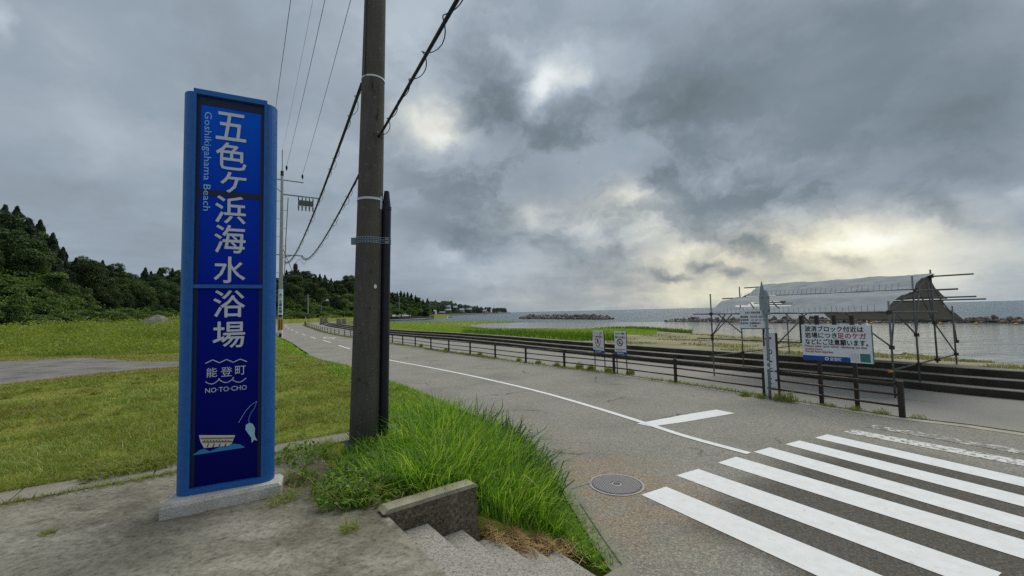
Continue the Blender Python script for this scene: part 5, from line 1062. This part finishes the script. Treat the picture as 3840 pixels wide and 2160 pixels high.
# beach grass: lush to the north, thin on the sand to the south
bz = lambda x, y: hbeach(x, y)
def bok(x, y): return (sdist(x, y, COASTL) < -.5) & inside(x, y, BEACH) & (sdist(x, y, SHORE) * 1 < 1e9) & (np.abs(sdist(x, y, SHORE)) > .8)
lush = lambda x, y: bok(x, y) & (y > 33 + 1.4 * (x - 6) + 2 * np.sin(x * .8))
Pn = scatter(42000, -.55, .38, 26, 175, lush); y = Pn[:, 1]
stuff('beach_grass', [blades(Pn, bz(Pn[:, 0], y), RNG.uniform(.14, .32, len(y)) * np.where(y > 58, .6, 1.), np.maximum(.04, .0017 * y), .5, .6, 2)], M['beachgrass'])
Pn = scatter(9000, -.2, .42, 30, 80, lambda x, y: bok(x, y) & (np.abs(sdist(x, y, SHORE)) < 6) & (np.abs(sdist(x, y, SHORE)) > 1.2) & (y > 38 + .3 * x)); y = Pn[:, 1]; k2 = RNG.uniform(0, 1, len(y)) < .45 + .5 * np.sin(Pn[:, 0] * .5)
Pn = Pn[k2]; y = Pn[:, 1]; reeds = [blades(Pn, bz(Pn[:, 0], y), RNG.uniform(.25, .6, len(y)) * np.where(y > 62, .5, 1.), np.maximum(.06, .002 * y), .35, .4, 2)]
Pn = scatter(2600, -.12, .25, 30, 46, lambda x, y: bok(x, y) & (sdist(x, y, TOPF) > -7)); y = Pn[:, 1]; reeds.append(blades(Pn, bz(Pn[:, 0], y), RNG.uniform(.3, .7, len(y)), np.maximum(.05, .002 * y), .35, .4, 2))
stuff('beach_weeds', reeds, M['reed'])
sp_ = lambda x, y: bok(x, y) & (y < 40 + 1.4 * (x - 6)) & (np.sin(x * .9 + y * .5) * np.sin(y * .6 - x * .35) > .12)
Pn = scatter(17000, .2, 1.5, 9, 42, sp_); y = Pn[:, 1]
Pn = Pn[RNG.uniform(0, 1, len(Pn)) < .55]; y = Pn[:, 1]
stuff('beach_tufts', [blades(Pn, bz(Pn[:, 0], y), RNG.uniform(.05, .16, len(y)), np.maximum(.02, .0018 * y), .8, .8, 2)], M['dunegrass'])
# ------------------------------------------------------------------ trees: crowns of leaf faces, trunks with limbs
def cedar_crown(n, s):
    k = RNG.uniform(0, 1, n) ** .75; z = .12 + .88 * (1 - k) ; r = .26 * (1 - z) ** .75 * (1 + .25 * np.sin(z * 26)) + .015
    a = RNG.uniform(0, 6.283, n); q = np.sqrt(RNG.uniform(.35, 1, n)); lob = 1 + .22 * np.sin(a * 3 + z * 9) + .12 * np.sin(a * 5 - z * 14)
    C = np.stack([r * q * lob * np.cos(a), r * q * lob * np.sin(a), z - .03 * q], 1); nr = np.stack([np.cos(a), np.sin(a), np.full(n, .5)], 1)
    return leaves(C, s * RNG.uniform(.6, 1.3, n), nr, .55)
def broad_crown(n, s, lobes=11, flat_=.9):
    a = RNG.uniform(0, 6.283, lobes); h = RNG.uniform(.18, .84, lobes); q = .30 * np.sqrt(np.clip(1 - ((h - .45) / .5) ** 2, .05, 1)) * RNG.uniform(.5, 1, lobes)
    ctr = np.stack([q * np.cos(a), q * np.sin(a), h], 1); rad = RNG.uniform(.12, .22, lobes)
    i = RNG.integers(0, lobes, n); d = RNG.normal(0, 1, (n, 3)); d /= np.linalg.norm(d, axis=1)[:, None]; d[:, 2] = np.where(d[:, 2] < -.5, -d[:, 2], d[:, 2]); q = RNG.uniform(.45, 1.08, n) ** .5
    C = ctr[i] + d * (rad[i] * q)[:, None] * np.array([1, 1, flat_]); return leaves(C, s * RNG.uniform(.5, 1.4, n), d + np.array([0, 0, .3]), .9)
def bush_crown(n, s):
    L = RNG.normal(0, .26, (9, 3)); L[:, 2] = np.abs(L[:, 2]) * .9 + .08; rad = RNG.uniform(.16, .30, 9); i = RNG.integers(0, 9, n); d = RNG.normal(0, 1, (n, 3)); d /= np.linalg.norm(d, axis=1)[:, None]; d[:, 2] = np.abs(d[:, 2])
    C = L[i] * np.array([1, 1, .7]) + d * (rad[i] * RNG.uniform(.7, 1, n))[:, None]; return leaves(C, s * RNG.uniform(.6, 1.3, n), d + np.array([0, 0, .4]), .85)
def trunk_mesh(top, r):
    mb = MB().tube([(0, 0, -.12), (.006, 0, .25), (-.004, .006, top)], [r, r * .75, r * .25], 7)
    for k in range(5):
        a = k * 1.9; z = .3 + .1 * k; mb.tube([(0, 0, z), (.1 * math.cos(a), .1 * math.sin(a), z + .1), (.2 * math.cos(a), .2 * math.sin(a), z + .16)], [r * .4, r * .28, r * .1], 5)
    return mb.mesh('trunk')
PROTO = {}; LAST = [None]
def proto(kind, crown, m, trunk):
    V, Fc = crown; c = np_mesh('crown', V, Fc); c.materials.append(M[m]); tr = None
    if trunk: tr = trunk_mesh(*trunk); tr.materials.append(M['bark'])
    PROTO.setdefault(kind, []).append((c, tr))
for _ in range(4): proto('cedar', cedar_crown(6000, .050), 'cedar', (.9, .018))
for _ in range(4): proto('broad', broad_crown(8000, .046, 20), 'broad', (.6, .022))
for _ in range(4): proto('vine', bush_crown(7000, .054), 'vine', None)
for _ in range(3): proto('dark', broad_crown(8000, .044, 24), 'darkleaf', (.6, .022))
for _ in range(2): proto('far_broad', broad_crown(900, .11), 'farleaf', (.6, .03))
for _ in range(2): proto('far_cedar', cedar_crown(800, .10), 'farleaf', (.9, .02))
NAME = {'cedar': 'cedar_tree', 'broad': 'broadleaf_tree', 'dark': 'broadleaf_tree', 'vine': 'vine_thicket', 'far_broad': 'broadleaf_tree', 'far_cedar': 'cedar_tree'}
ORD = ['first', 'second', 'third', 'fourth', 'fifth', 'sixth', 'seventh', 'eighth', 'ninth', 'tenth', 'eleventh', 'twelfth'] + ['%dth' % q for q in range(13, 200)]
WOOD = []
def name_wood():
    """each tree is told apart by its kind, its row and its place counted from the left"""
    rows = {}
    for o, kind, row, zone in WOOD: rows.setdefault((kind, row, zone), []).append(o)
    for (kind, row, zone), L in rows.items():
        for k, o in enumerate(sorted(L, key=lambda q: q.location.x / q.location.y)): o['label'] = '%s %s from left, %s %s' % (KL_[kind], ORD[k], row, zone)
def plant(kind, x, y, z, h, wid, label, group, cat=None):
    c, tr = random.choice(PROTO[kind]); r = bpy.data.objects.new(NAME[kind], None if tr else c); COL.objects.link(r); r.location = (x, y, z); r.scale = (wid, wid, h); r.rotation_euler = (0, 0, random.uniform(0, 6.28))
    LAST[0] = r; tag(r, label, cat or ('thicket' if kind == 'vine' else 'tree'), group)
    if tr:
        for nm, me in (('crown', c), ('trunk', tr)): q = bpy.data.objects.new(nm, me); COL.objects.link(q); q.parent = r
    return r
def ZONE(t):
    if t < -1.04: return ('of the steep left slope', 'trees on the steep left slope')
    if t < -.70: return ('of the wood left of sign', 'trees in the wood left of the sign')
    if t < -.33: return ('behind the road bend', 'trees behind the road bend')
    return ('right of the near pole', 'trees on the hill right of the near pole')
KL_ = {'cedar': 'dark pointed cedar', 'broad': 'round green tree', 'dark': 'dark round tree', 'vine': 'pale vine mound'}
def gz(x, y): return float(hland(np.array([x]), np.array([y]))[0])
# crest rows follow the skyline, lower rows stand on the slope in front of it
def crest_z(t): return EYE + float(np.interp(t, SK_T, SK_E)) * float(hill_top(t))
t = -1.30
while t < -.185:
    yt = float(hill_top(t)); y = yt * random.uniform(.97, 1.0); zt = EYE + float(np.interp(t, SK_T, SK_E)) * y + random.uniform(-1.3, .5)
    z = gz(t * y, y); kind = 'cedar' if random.random() < (.62 if t > -1.05 else .72) else random.choice(['dark', 'broad']); h = max(5.5, zt - z)
    if kind != 'cedar': h *= .93
    plant(kind, t * y, y, z - .3, h, (h * random.uniform(.75, .95) if kind == 'cedar' else h * random.uniform(.8, 1.05)), KL_[kind], ZONE(t)[1] + ', skyline'); WOOD.append((LAST[0], kind, 'skyline', ZONE(t)[0]))
    t += random.uniform(1.9, 3.2) / yt
for row, (f, kinds, hh) in enumerate(((.72, ['dark', 'cedar', 'broad'], 9.), (.46, ['broad', 'dark', 'broad'], 8.), (.2, ['broad', 'vine', 'dark'], 6.5), (.02, ['vine', 'dark', 'vine'], 4.2))):
    t = -1.32
    while t < -.195:
        yf, yt = float(hill_foot(t)), float(hill_top(t)); y = yf + (yt - yf) * (f + random.uniform(-.08, .08)); x = t * y; z = gz(x, y)
        kind = random.choice(kinds)
        if t < -1.0 and row < 2 and random.random() < .6: kind = 'cedar'
        if t < -1.1 and row > 1 and random.random() < .6: kind = 'vine'
        if -.40 < t < -.2 and row > 0: kind = 'vine' if random.random() < .75 else 'broad'
        h = hh * random.uniform(.75, 1.1); lim = EYE + float(np.interp(t, SK_T, SK_E)) * y * .93 - z
        h = max(2.5, min(h, lim)) if lim > 2.5 else 2.5
        if kind == 'vine': plant(kind, x, y, z - .4, h * .9, h * random.uniform(1.2, 1.7), KL_[kind], ZONE(t)[1] + ', thickets')
        else: plant(kind, x, y, z - .3, h, h * random.uniform(.85, 1.15), KL_[kind], ZONE(t)[1] + ', slope')
        WOOD.append((LAST[0], kind, ('upper row', 'middle row', 'lower row', 'foot row')[row], ZONE(t)[0]))
        t += random.uniform(3.4, 5.2) / y
name_wood()
# undergrowth over the whole hillside, seen between the trees
Pn = scatter(42000, -1.34, -.19, 48, 330, lambda x, y: (y > hill_foot(x / y) - 3) & (y < hill_top(x / y) + 3)); zz = hland(Pn[:, 0], Pn[:, 1]); rel = (Pn[:, 1] - hill_foot(Pn[:, 0] / Pn[:, 1]))
stuff('undergrowth', [leaves(np.c_[Pn, zz + RNG.uniform(.0, 1.6, len(zz)) + .5 * np.sin(Pn[:, 0] * .9) * np.sin(Pn[:, 1] * .8)], np.maximum(.40, .0062 * Pn[:, 1]), None, .8)], M['vine'])
# bushes at the foot of the wood
FOOT = {}
def foot(t, dy, kind, h, w, label, group):
    k = FOOT[label] = FOOT.get(label, 0) + 1; y = float(hill_foot(t)) - dy; label += ', %s from the left' % ORD[k - 1]; plant(kind, t * y, y, gz(t * y, y) - .2, h, w, label, group)
t = -1.32
while t < -1.06: foot(t, random.uniform(0, 4), 'vine', random.uniform(4, 7.5), random.uniform(4.5, 6.5), 'tall pale vine-covered thicket at the foot of the left slope', 'thickets at the foot of the left slope'); t += .045
for t, h, w in ((-1.075, 3.4, 6), (-1.045, 3.2, 6.5), (-1.015, 3.0, 6), (-1.0, 2.6, 5)): foot(t, 8, 'vine', h, w, 'low spreading vine thicket reaching out from the left slope', 'spreading thicket left of the blue sheet')
for t in np.arange(-.945, -.76, .022): foot(t, random.uniform(18, 30), 'vine', random.uniform(2.6, 4.2), random.uniform(5, 7), 'rounded hedge-like bush left of the blue sign, at the field edge', 'bushes along the field edge left of the sign')
for t in np.arange(-.55, -.37, .03): foot(t, random.uniform(-2, 2), 'vine', random.uniform(3, 4.5), random.uniform(5, 8), 'vine thicket beside the road bend', 'thickets beside the road bend')
# gravel heap and blue sheet in the field
c = np.array([*(lambda v: (v[0], v[1]))(atY(395 * DD, 818 * DD, 48.))]); zc_ = gz(c[0], c[1]); V = []
for k in range(12):
    for q, hh in ((1.7, 0.), (1.1, .55), (.45, .95)): a = k * .5236; V.append((c[0] + q * (1 + .12 * math.sin(k * 2.3)) * math.cos(a), c[1] + q * math.sin(a), zc_ + .25 + hh * (1 + .1 * math.sin(k * 3.1))))
V.append((c[0], c[1], zc_ + 1.35)); Fc = [(3 * k + j, 3 * ((k + 1) % 12) + j, 3 * ((k + 1) % 12) + j + 1, 3 * k + j + 1) for k in range(12) for j in range(2)] + [(3 * k + 2, 3 * ((k + 1) % 12) + 2, 36) for k in range(12)]
o = obj('gravel_heap', MB().add(V, Fc), M['gravel'], None, (c[0], c[1], zc_)); tag(o, 'pale grey heap of gravel in the field just left of the blue sign', 'gravel heap')
c = atY(246 * DD, 794 * DD, 62.); o = obj('blue_sheet', MB().add([(c[0] - 2.0, 62, c[2] - .35), (c[0] - .2, 61.6, c[2] - .45), (c[0] - .1, 63, c[2] + .15), (c[0] - 1.9, 63.2, c[2] + .1), (c[0] + .2, 61.7, c[2] - .4), (c[0] + 1.8, 62, c[2] - .3), (c[0] + 1.7, 63, c[2] + .2), (c[0] + .1, 63.1, c[2] + .12), (c[0] - .05, 62.3, c[2] + .02)], [(0, 1, 2, 3), (4, 5, 6, 7), (1, 4, 8), (1, 8, 2), (4, 7, 8)]), M['bluetarp'], None, tuple(c)); tag(o, 'pale blue sheet lying at the edge of the bushes beyond the field', 'sheet')
# road-side bits near the bend
for k, (xs, ys) in enumerate(((1071, 1199), (1088, 1199), (1109, 1197), (1146, 1194))):
    p = atY(xs, ys, 142.); zg = gz(p[0], p[1]); q = thing('delineator_post', 'short white roadside post at the road bend, %s from the left' % ORD[k], 'roadside post', (p[0], p[1], zg), 'white posts at the road bend')
    obj('post', MB().tube([(p[0], p[1], zg - .3), (p[0], p[1], p[2] + .45)], .16, 8), M['white'], q); obj('reflector', MB().box((p[0], p[1] - .17, p[2] + .2), (.2, .03, .25)), M['boardback'], q)
lp = atY(1204, 1192, 158.); lt = thing('street_lamp', 'slender street lamp with a curved arm in front of the trees at the road bend', 'street lamp', (lp[0], lp[1], lp[2]))
obj('post', MB().tube([lp - (0, 0, 1.5), lp + (0, 0, 5.2), lp + (.4, 0, 6.0), lp + (1.3, 0, 6.4), lp + (2.1, 0, 6.5)], .075, 8), M['pole2'], lt); obj('lamp_head', MB().tube([lp + (1.7, 0, 6.45), lp + (2.2, 0, 6.5), lp + (2.8, 0, 6.4)], [.15, .3, .12], 8), M['white'], lt)
for x0, y0, y1, Y, lab in ((1155, 1188, 1103, 150., 'grey utility pole in front of the trees at the road bend'), (1497, 1182, 1112, 245., 'tall grey utility pole on the hillside right of the near pole'), (1535, 1160, 1125, 300., 'short distant utility pole on the hillside')):
    b, tq = atY(x0, y0, Y), atY(x0, y1, Y); q = thing('utility_pole', lab, 'utility pole', tuple(b)); obj('shaft', MB().tube([b - (0, 0, 2), tq], [.24, .17], 8), M['pole2'], q)
    for dz in (.6, 1.6): obj('crossarm', MB().box(tq - (0, 0, dz), (2.2, .14, .14)), M['galv'], q)
a_, b_ = atY(1155, 1112, 150.), fax(9.0)
for dz in (0, -4.2): o = obj('power_line', MB().tube(sag(a_ + (0, 0, dz), b_ + (0, 0, dz * .6), 1.2, 24), .03, 4), M['cable'], None, tuple(a_)); tag(o, 'sagging line from the bend pole to the far wrapped pole, ' + ('upper one' if dz == 0 else 'lower one'), 'power line', 'lines to the bend pole')
for (x, y) in ((-34, 84.5), (-47.5, 107)):
    q = thing('stone_marker', ['pair of grey concrete pillars on the promenade by the fence, nearer one', 'grey concrete pillars at the far end of the promenade'][x < -40], 'stone pillar', (x, y, float(zroad(y))), 'concrete pillars on the promenade')
    for dx in (-.55, .55): obj('pillar', MB().prism([(-.45, 0), (.45, 0), (.36, 1.8), (-.36, 1.8)], (x + dx, y, float(zroad(y)) - .05), (1, 0, 0), (0, 0, 1), (0, 1, 0), -.3, .3), M['kerbc'], q)

# ------------------------------------------------------------------ breakwaters of piled rock, buoys
ROCKS = []
for k in range(6):
    d = RNG.normal(0, 1, (22, 3)); d /= np.linalg.norm(d, axis=1)[:, None]; d *= RNG.uniform(.75, 1.1, (22, 1)) * np.array([.62, .5, .42])
    import bmesh
    bm = bmesh.new(); [bm.verts.new(p) for p in d]; r = bmesh.ops.convex_hull(bm, input=bm.verts[:]); loose = [v for v in bm.verts if not v.link_faces]; bmesh.ops.delete(bm, geom=loose, context='VERTS')
    me = bpy.data.meshes.new('rock'); bm.to_mesh(me); bm.free(); me.materials.append(M['rock']); ROCKS.append(me)
def breakwater(line, n, width, hgt, size, label):
    L = chain(line, .5); parts = []
    for k in range(int(n * 1.6)):                       # the heap under the stones one can pick out
        i = RNG.integers(2, len(L) - 2); p = L[i]; tt = L[i + 1] - L[i - 1]; tt = tt / np.hypot(*tt); q = np.array([-tt[1], tt[0]]); o_ = RNG.uniform(-1, 1); src = ROCKS[k % 6]
        R_ = Matrix.Rotation(RNG.uniform(0, 6.28), 3, Vector(RNG.normal(0, 1, 3)).normalized()); s_ = size * RNG.uniform(.6, 1.1)
        off = Vector((p[0] + q[0] * o_ * width, p[1] + q[1] * o_ * width, SEA_Z + hgt * (1 - abs(o_)) * RNG.uniform(.0, .6) * min(1, min(i, len(L) - i) / 14)))
        V_ = np.array([R_ @ v.co * s_ + off for v in src.vertices]); Fc_ = np.array([list(f.vertices) for f in src.polygons]); parts.append((V_, Fc_))
    core = join(*parts)
    c0 = line[len(line) // 2]; t = thing('breakwater', label, 'breakwater', (c0[0], c0[1], SEA_Z)); tag(obj('rock_core', np_mesh('rock_core', *core), M['rock'], t), kind='stuff')
    for k in range(n):
        i = RNG.integers(0, len(L)); p = L[i]; tt = L[min(i + 1, len(L) - 1)] - L[max(i - 1, 0)]; tt = tt / np.hypot(*tt); q = np.array([-tt[1], tt[0]]); o_ = RNG.uniform(-1, 1)
        endf = min(1, min(i, len(L) - 1 - i) / 14 + .25)
        o = bpy.data.objects.new('rock', ROCKS[k % 6]); COL.objects.link(o); o.parent = t
        s = size * RNG.uniform(.75, 1.35); o.scale = (s, s, s); o.rotation_euler = tuple(RNG.uniform(0, 6.28, 3))
        o.location = (p[0] + q[0] * o_ * width - c0[0], p[1] + q[1] * o_ * width - c0[1], hgt * endf * (1 - abs(o_) * .9) * RNG.uniform(.45, 1.0) - .05)
breakwater(np.array([(38, 102), (44, 89), (50, 76.5), (58, 70), (66.5, 64), (70, 56), (80, 47), (95, 36)]), 300, 2.3, .85, .88, 'long low breakwater of brown rocks behind the shelter')
breakwater(np.array([at(1962, 1195, SEA_Z)[:2], at(2100, 1196.5, SEA_Z)[:2], at(2280, 1198, SEA_Z)[:2]]), 300, 2.2, 1.5, 1.5, 'breakwater of dark rocks offshore beyond the grassy spit')
for i, (x, y) in enumerate(((3105, 1211), (3193, 1212), (3267, 1213), (3395, 1214), (3526, 1214), (3661, 1215), (3811, 1216))):
    p = at(x, y, SEA_Z + .08); o = obj('buoy', MB().tube([p + (-.24, 0, .03), p + (-.17, 0, .03), p + (0, 0, .03), p + (.17, 0, .03), p + (.24, 0, .03)], [.03, .11, .14, .11, .03], 10), M['buoy'], None, tuple(p))
    tag(o, 'yellow float buoy in the line in front of the breakwater, number %s from the left' % ['one', 'two', 'three', 'four', 'five', 'six', 'seven'][i], 'buoy', 'yellow buoys along the breakwater')

# ------------------------------------------------------------------ embankment, far headland with houses
em = thing('embankment_wall', 'old pale concrete embankment wall along the far shore', 'embankment', (-75, 250, 0.)); pts = [(-71.5, 206), (-78.5, 237), (-74.5, 248.5), (-62, 256), (-49, 264)]
for a, b in zip(pts[:-1], pts[1:]):
    a, b = np.array(a), np.array(b); d = (b - a) / np.hypot(*(b - a)); obj('wall_section', MB().box((*(a + b) / 2, .45), (np.hypot(*(b - a)) - .05, 1.2, 2.5), [(*d, 0), (-d[1], d[0], 0), (0, 0, 1)]), M['embank'], em)
HC_T = [-.235, -.2, -.166, -.13, -.1, -.05, -.012, -.004]; HC_Y = [275, 310, 600, 740, 860, 1100, 1330, 1370]
coast = lambda t: np.interp(t, HC_T, HC_Y)
HS = [(1560, 1150), (1602, 1141), (1623, 1134), (1645, 1137), (1672, 1131), (1690, 1133), (1700, 1139), (1718, 1139), (1749, 1147), (1789, 1158), (1818, 1158.5), (1853, 1160), (1895, 1162), (1905, 1170)]
HS_T = [(a - 1920) / F for a, b in HS]; HS_E = [(horizon(a) - b) / F for a, b in HS]
def hhead(x, y):
    t = x / y; c = coast(t); up = np.clip((y - c) / 140, 0, 1); top = EYE + np.interp(t, HS_T, HS_E) * (c + 140) - 9
    return np.where(y < c, -1.5, 1.6 + np.maximum(0, top - 1.6) * up ** .8)
polar('headland', np.linspace(-.24, -.004, 110), np.geomspace(255, 1650, 110), hhead, lambda x, y: y > coast(x / y) - 8, M['forest_floor'])
qy = [(t_, float(coast(t_))) for t_ in np.linspace(-.196, -.008, 26)]; cq = thing('quay_wall', 'long pale concrete sea wall along the foot of the headland', 'sea wall', (qy[12][0] * qy[12][1], qy[12][1], 0.))
for (ta, ya), (tb, yb) in zip(qy[:-1], qy[1:]):
    a, b = np.array((ta * ya, ya)), np.array((tb * yb, yb)); d = (b - a) / np.hypot(*(b - a)); obj('wall_section', MB().box((*(a + b) / 2, .7), (np.hypot(*(b - a)) - .1, 2.5, 3.6), [(*d, 0), (-d[1], d[0], 0), (0, 0, 1)]), M['embank'], cq)
FARW = []
for k in range(170):
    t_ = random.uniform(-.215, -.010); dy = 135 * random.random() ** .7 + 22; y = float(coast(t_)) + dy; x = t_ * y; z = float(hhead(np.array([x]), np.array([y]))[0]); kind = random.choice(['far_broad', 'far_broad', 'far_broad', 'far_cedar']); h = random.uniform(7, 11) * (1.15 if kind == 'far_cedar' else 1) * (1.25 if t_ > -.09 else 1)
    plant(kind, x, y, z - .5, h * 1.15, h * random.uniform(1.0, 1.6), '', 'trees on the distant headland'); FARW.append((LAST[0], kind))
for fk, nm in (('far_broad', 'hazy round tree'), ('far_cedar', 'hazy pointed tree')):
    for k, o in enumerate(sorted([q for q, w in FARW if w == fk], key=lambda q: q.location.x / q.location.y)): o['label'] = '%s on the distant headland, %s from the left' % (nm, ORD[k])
def at_head(xs, dy): t_ = (xs - 1920) / F; y = float(coast(t_)) + dy; return t_ * y, y
for i, (xs, dy, w_, h_, lab, wm) in enumerate(((1651, 14, 17, 5.0, 'low dark house with light grey roof nearest the shore', 'housewall'), (1664, 30, 26, 8.5, 'long dark building with light grey roof behind the shore house', 'housewall'), (1626, 26, 8, 9, 'pale gabled house among the trees at the left of the headland', 'palewall'), (1678, 70, 10, 13, 'grey-roofed house high behind the long building', 'palewall'), (1693, 60, 20, 13, 'wide grey-roofed house on the headland slope', 'housewall'), (1726, 40, 13, 9, 'grey-roofed house in the middle of the headland trees', 'palewall'), (1750, 46, 18, 12, 'broad pyramid-roofed house under the tall tree', 'housewall'), (1801, 40, 20, 9, 'flat grey-roofed house among pines near the point', 'palewall'))):
    x, y = at_head(xs, dy); z = float(hhead(np.array([x]), np.array([y]))[0]); hs = thing('house', lab, 'house', (x, y, z), 'houses on the headland'); k = y / 620; w_ *= k * .75; h_ *= .55 * k; wl = h_ * .5
    obj('wall', MB().box((x, y, z + wl / 2 - .5), (w_, 9, wl + 1)), M[wm], hs)
    obj('roof', MB().prism([(-5.4, 0), (5.4, 0), (0, h_ * .42)], (x - w_ * .54, y, z + wl + .02), (0, 1, 0), (0, 0, 1), (1, 0, 0), 0, w_ * 1.08), M['roof'], hs)
    for q in (-.28, .05, .3): obj('window', MB().box((x + q * w_, y - 4.55, z + wl * .5), (w_ * .14, .12, wl * .3)), M['glass'], hs)
px_, py_ = at(1605, 1193, SEA_Z)[:2]; py_ = 255.; v = atY(1603, 1190, py_)
rk = bpy.data.objects.new('shore_rock', ROCKS[0].copy()); COL.objects.link(rk); rk.location = (v[0], py_, v[2] - .3); rk.scale = (4.4, 3, 3.2); tag(rk, 'dark rock at the water edge below the lone pine', 'rock')
q = plant('cedar', v[0] - .6, py_, v[2] + .2, 5.6, 9.5, 'lone dark pine leaning over the rock at the far water edge', 'lone pine'); q.rotation_euler = (0, math.radians(-12), 0)
for c in list(bpy.data.objects):
    if '_w' in c: del c['_w']
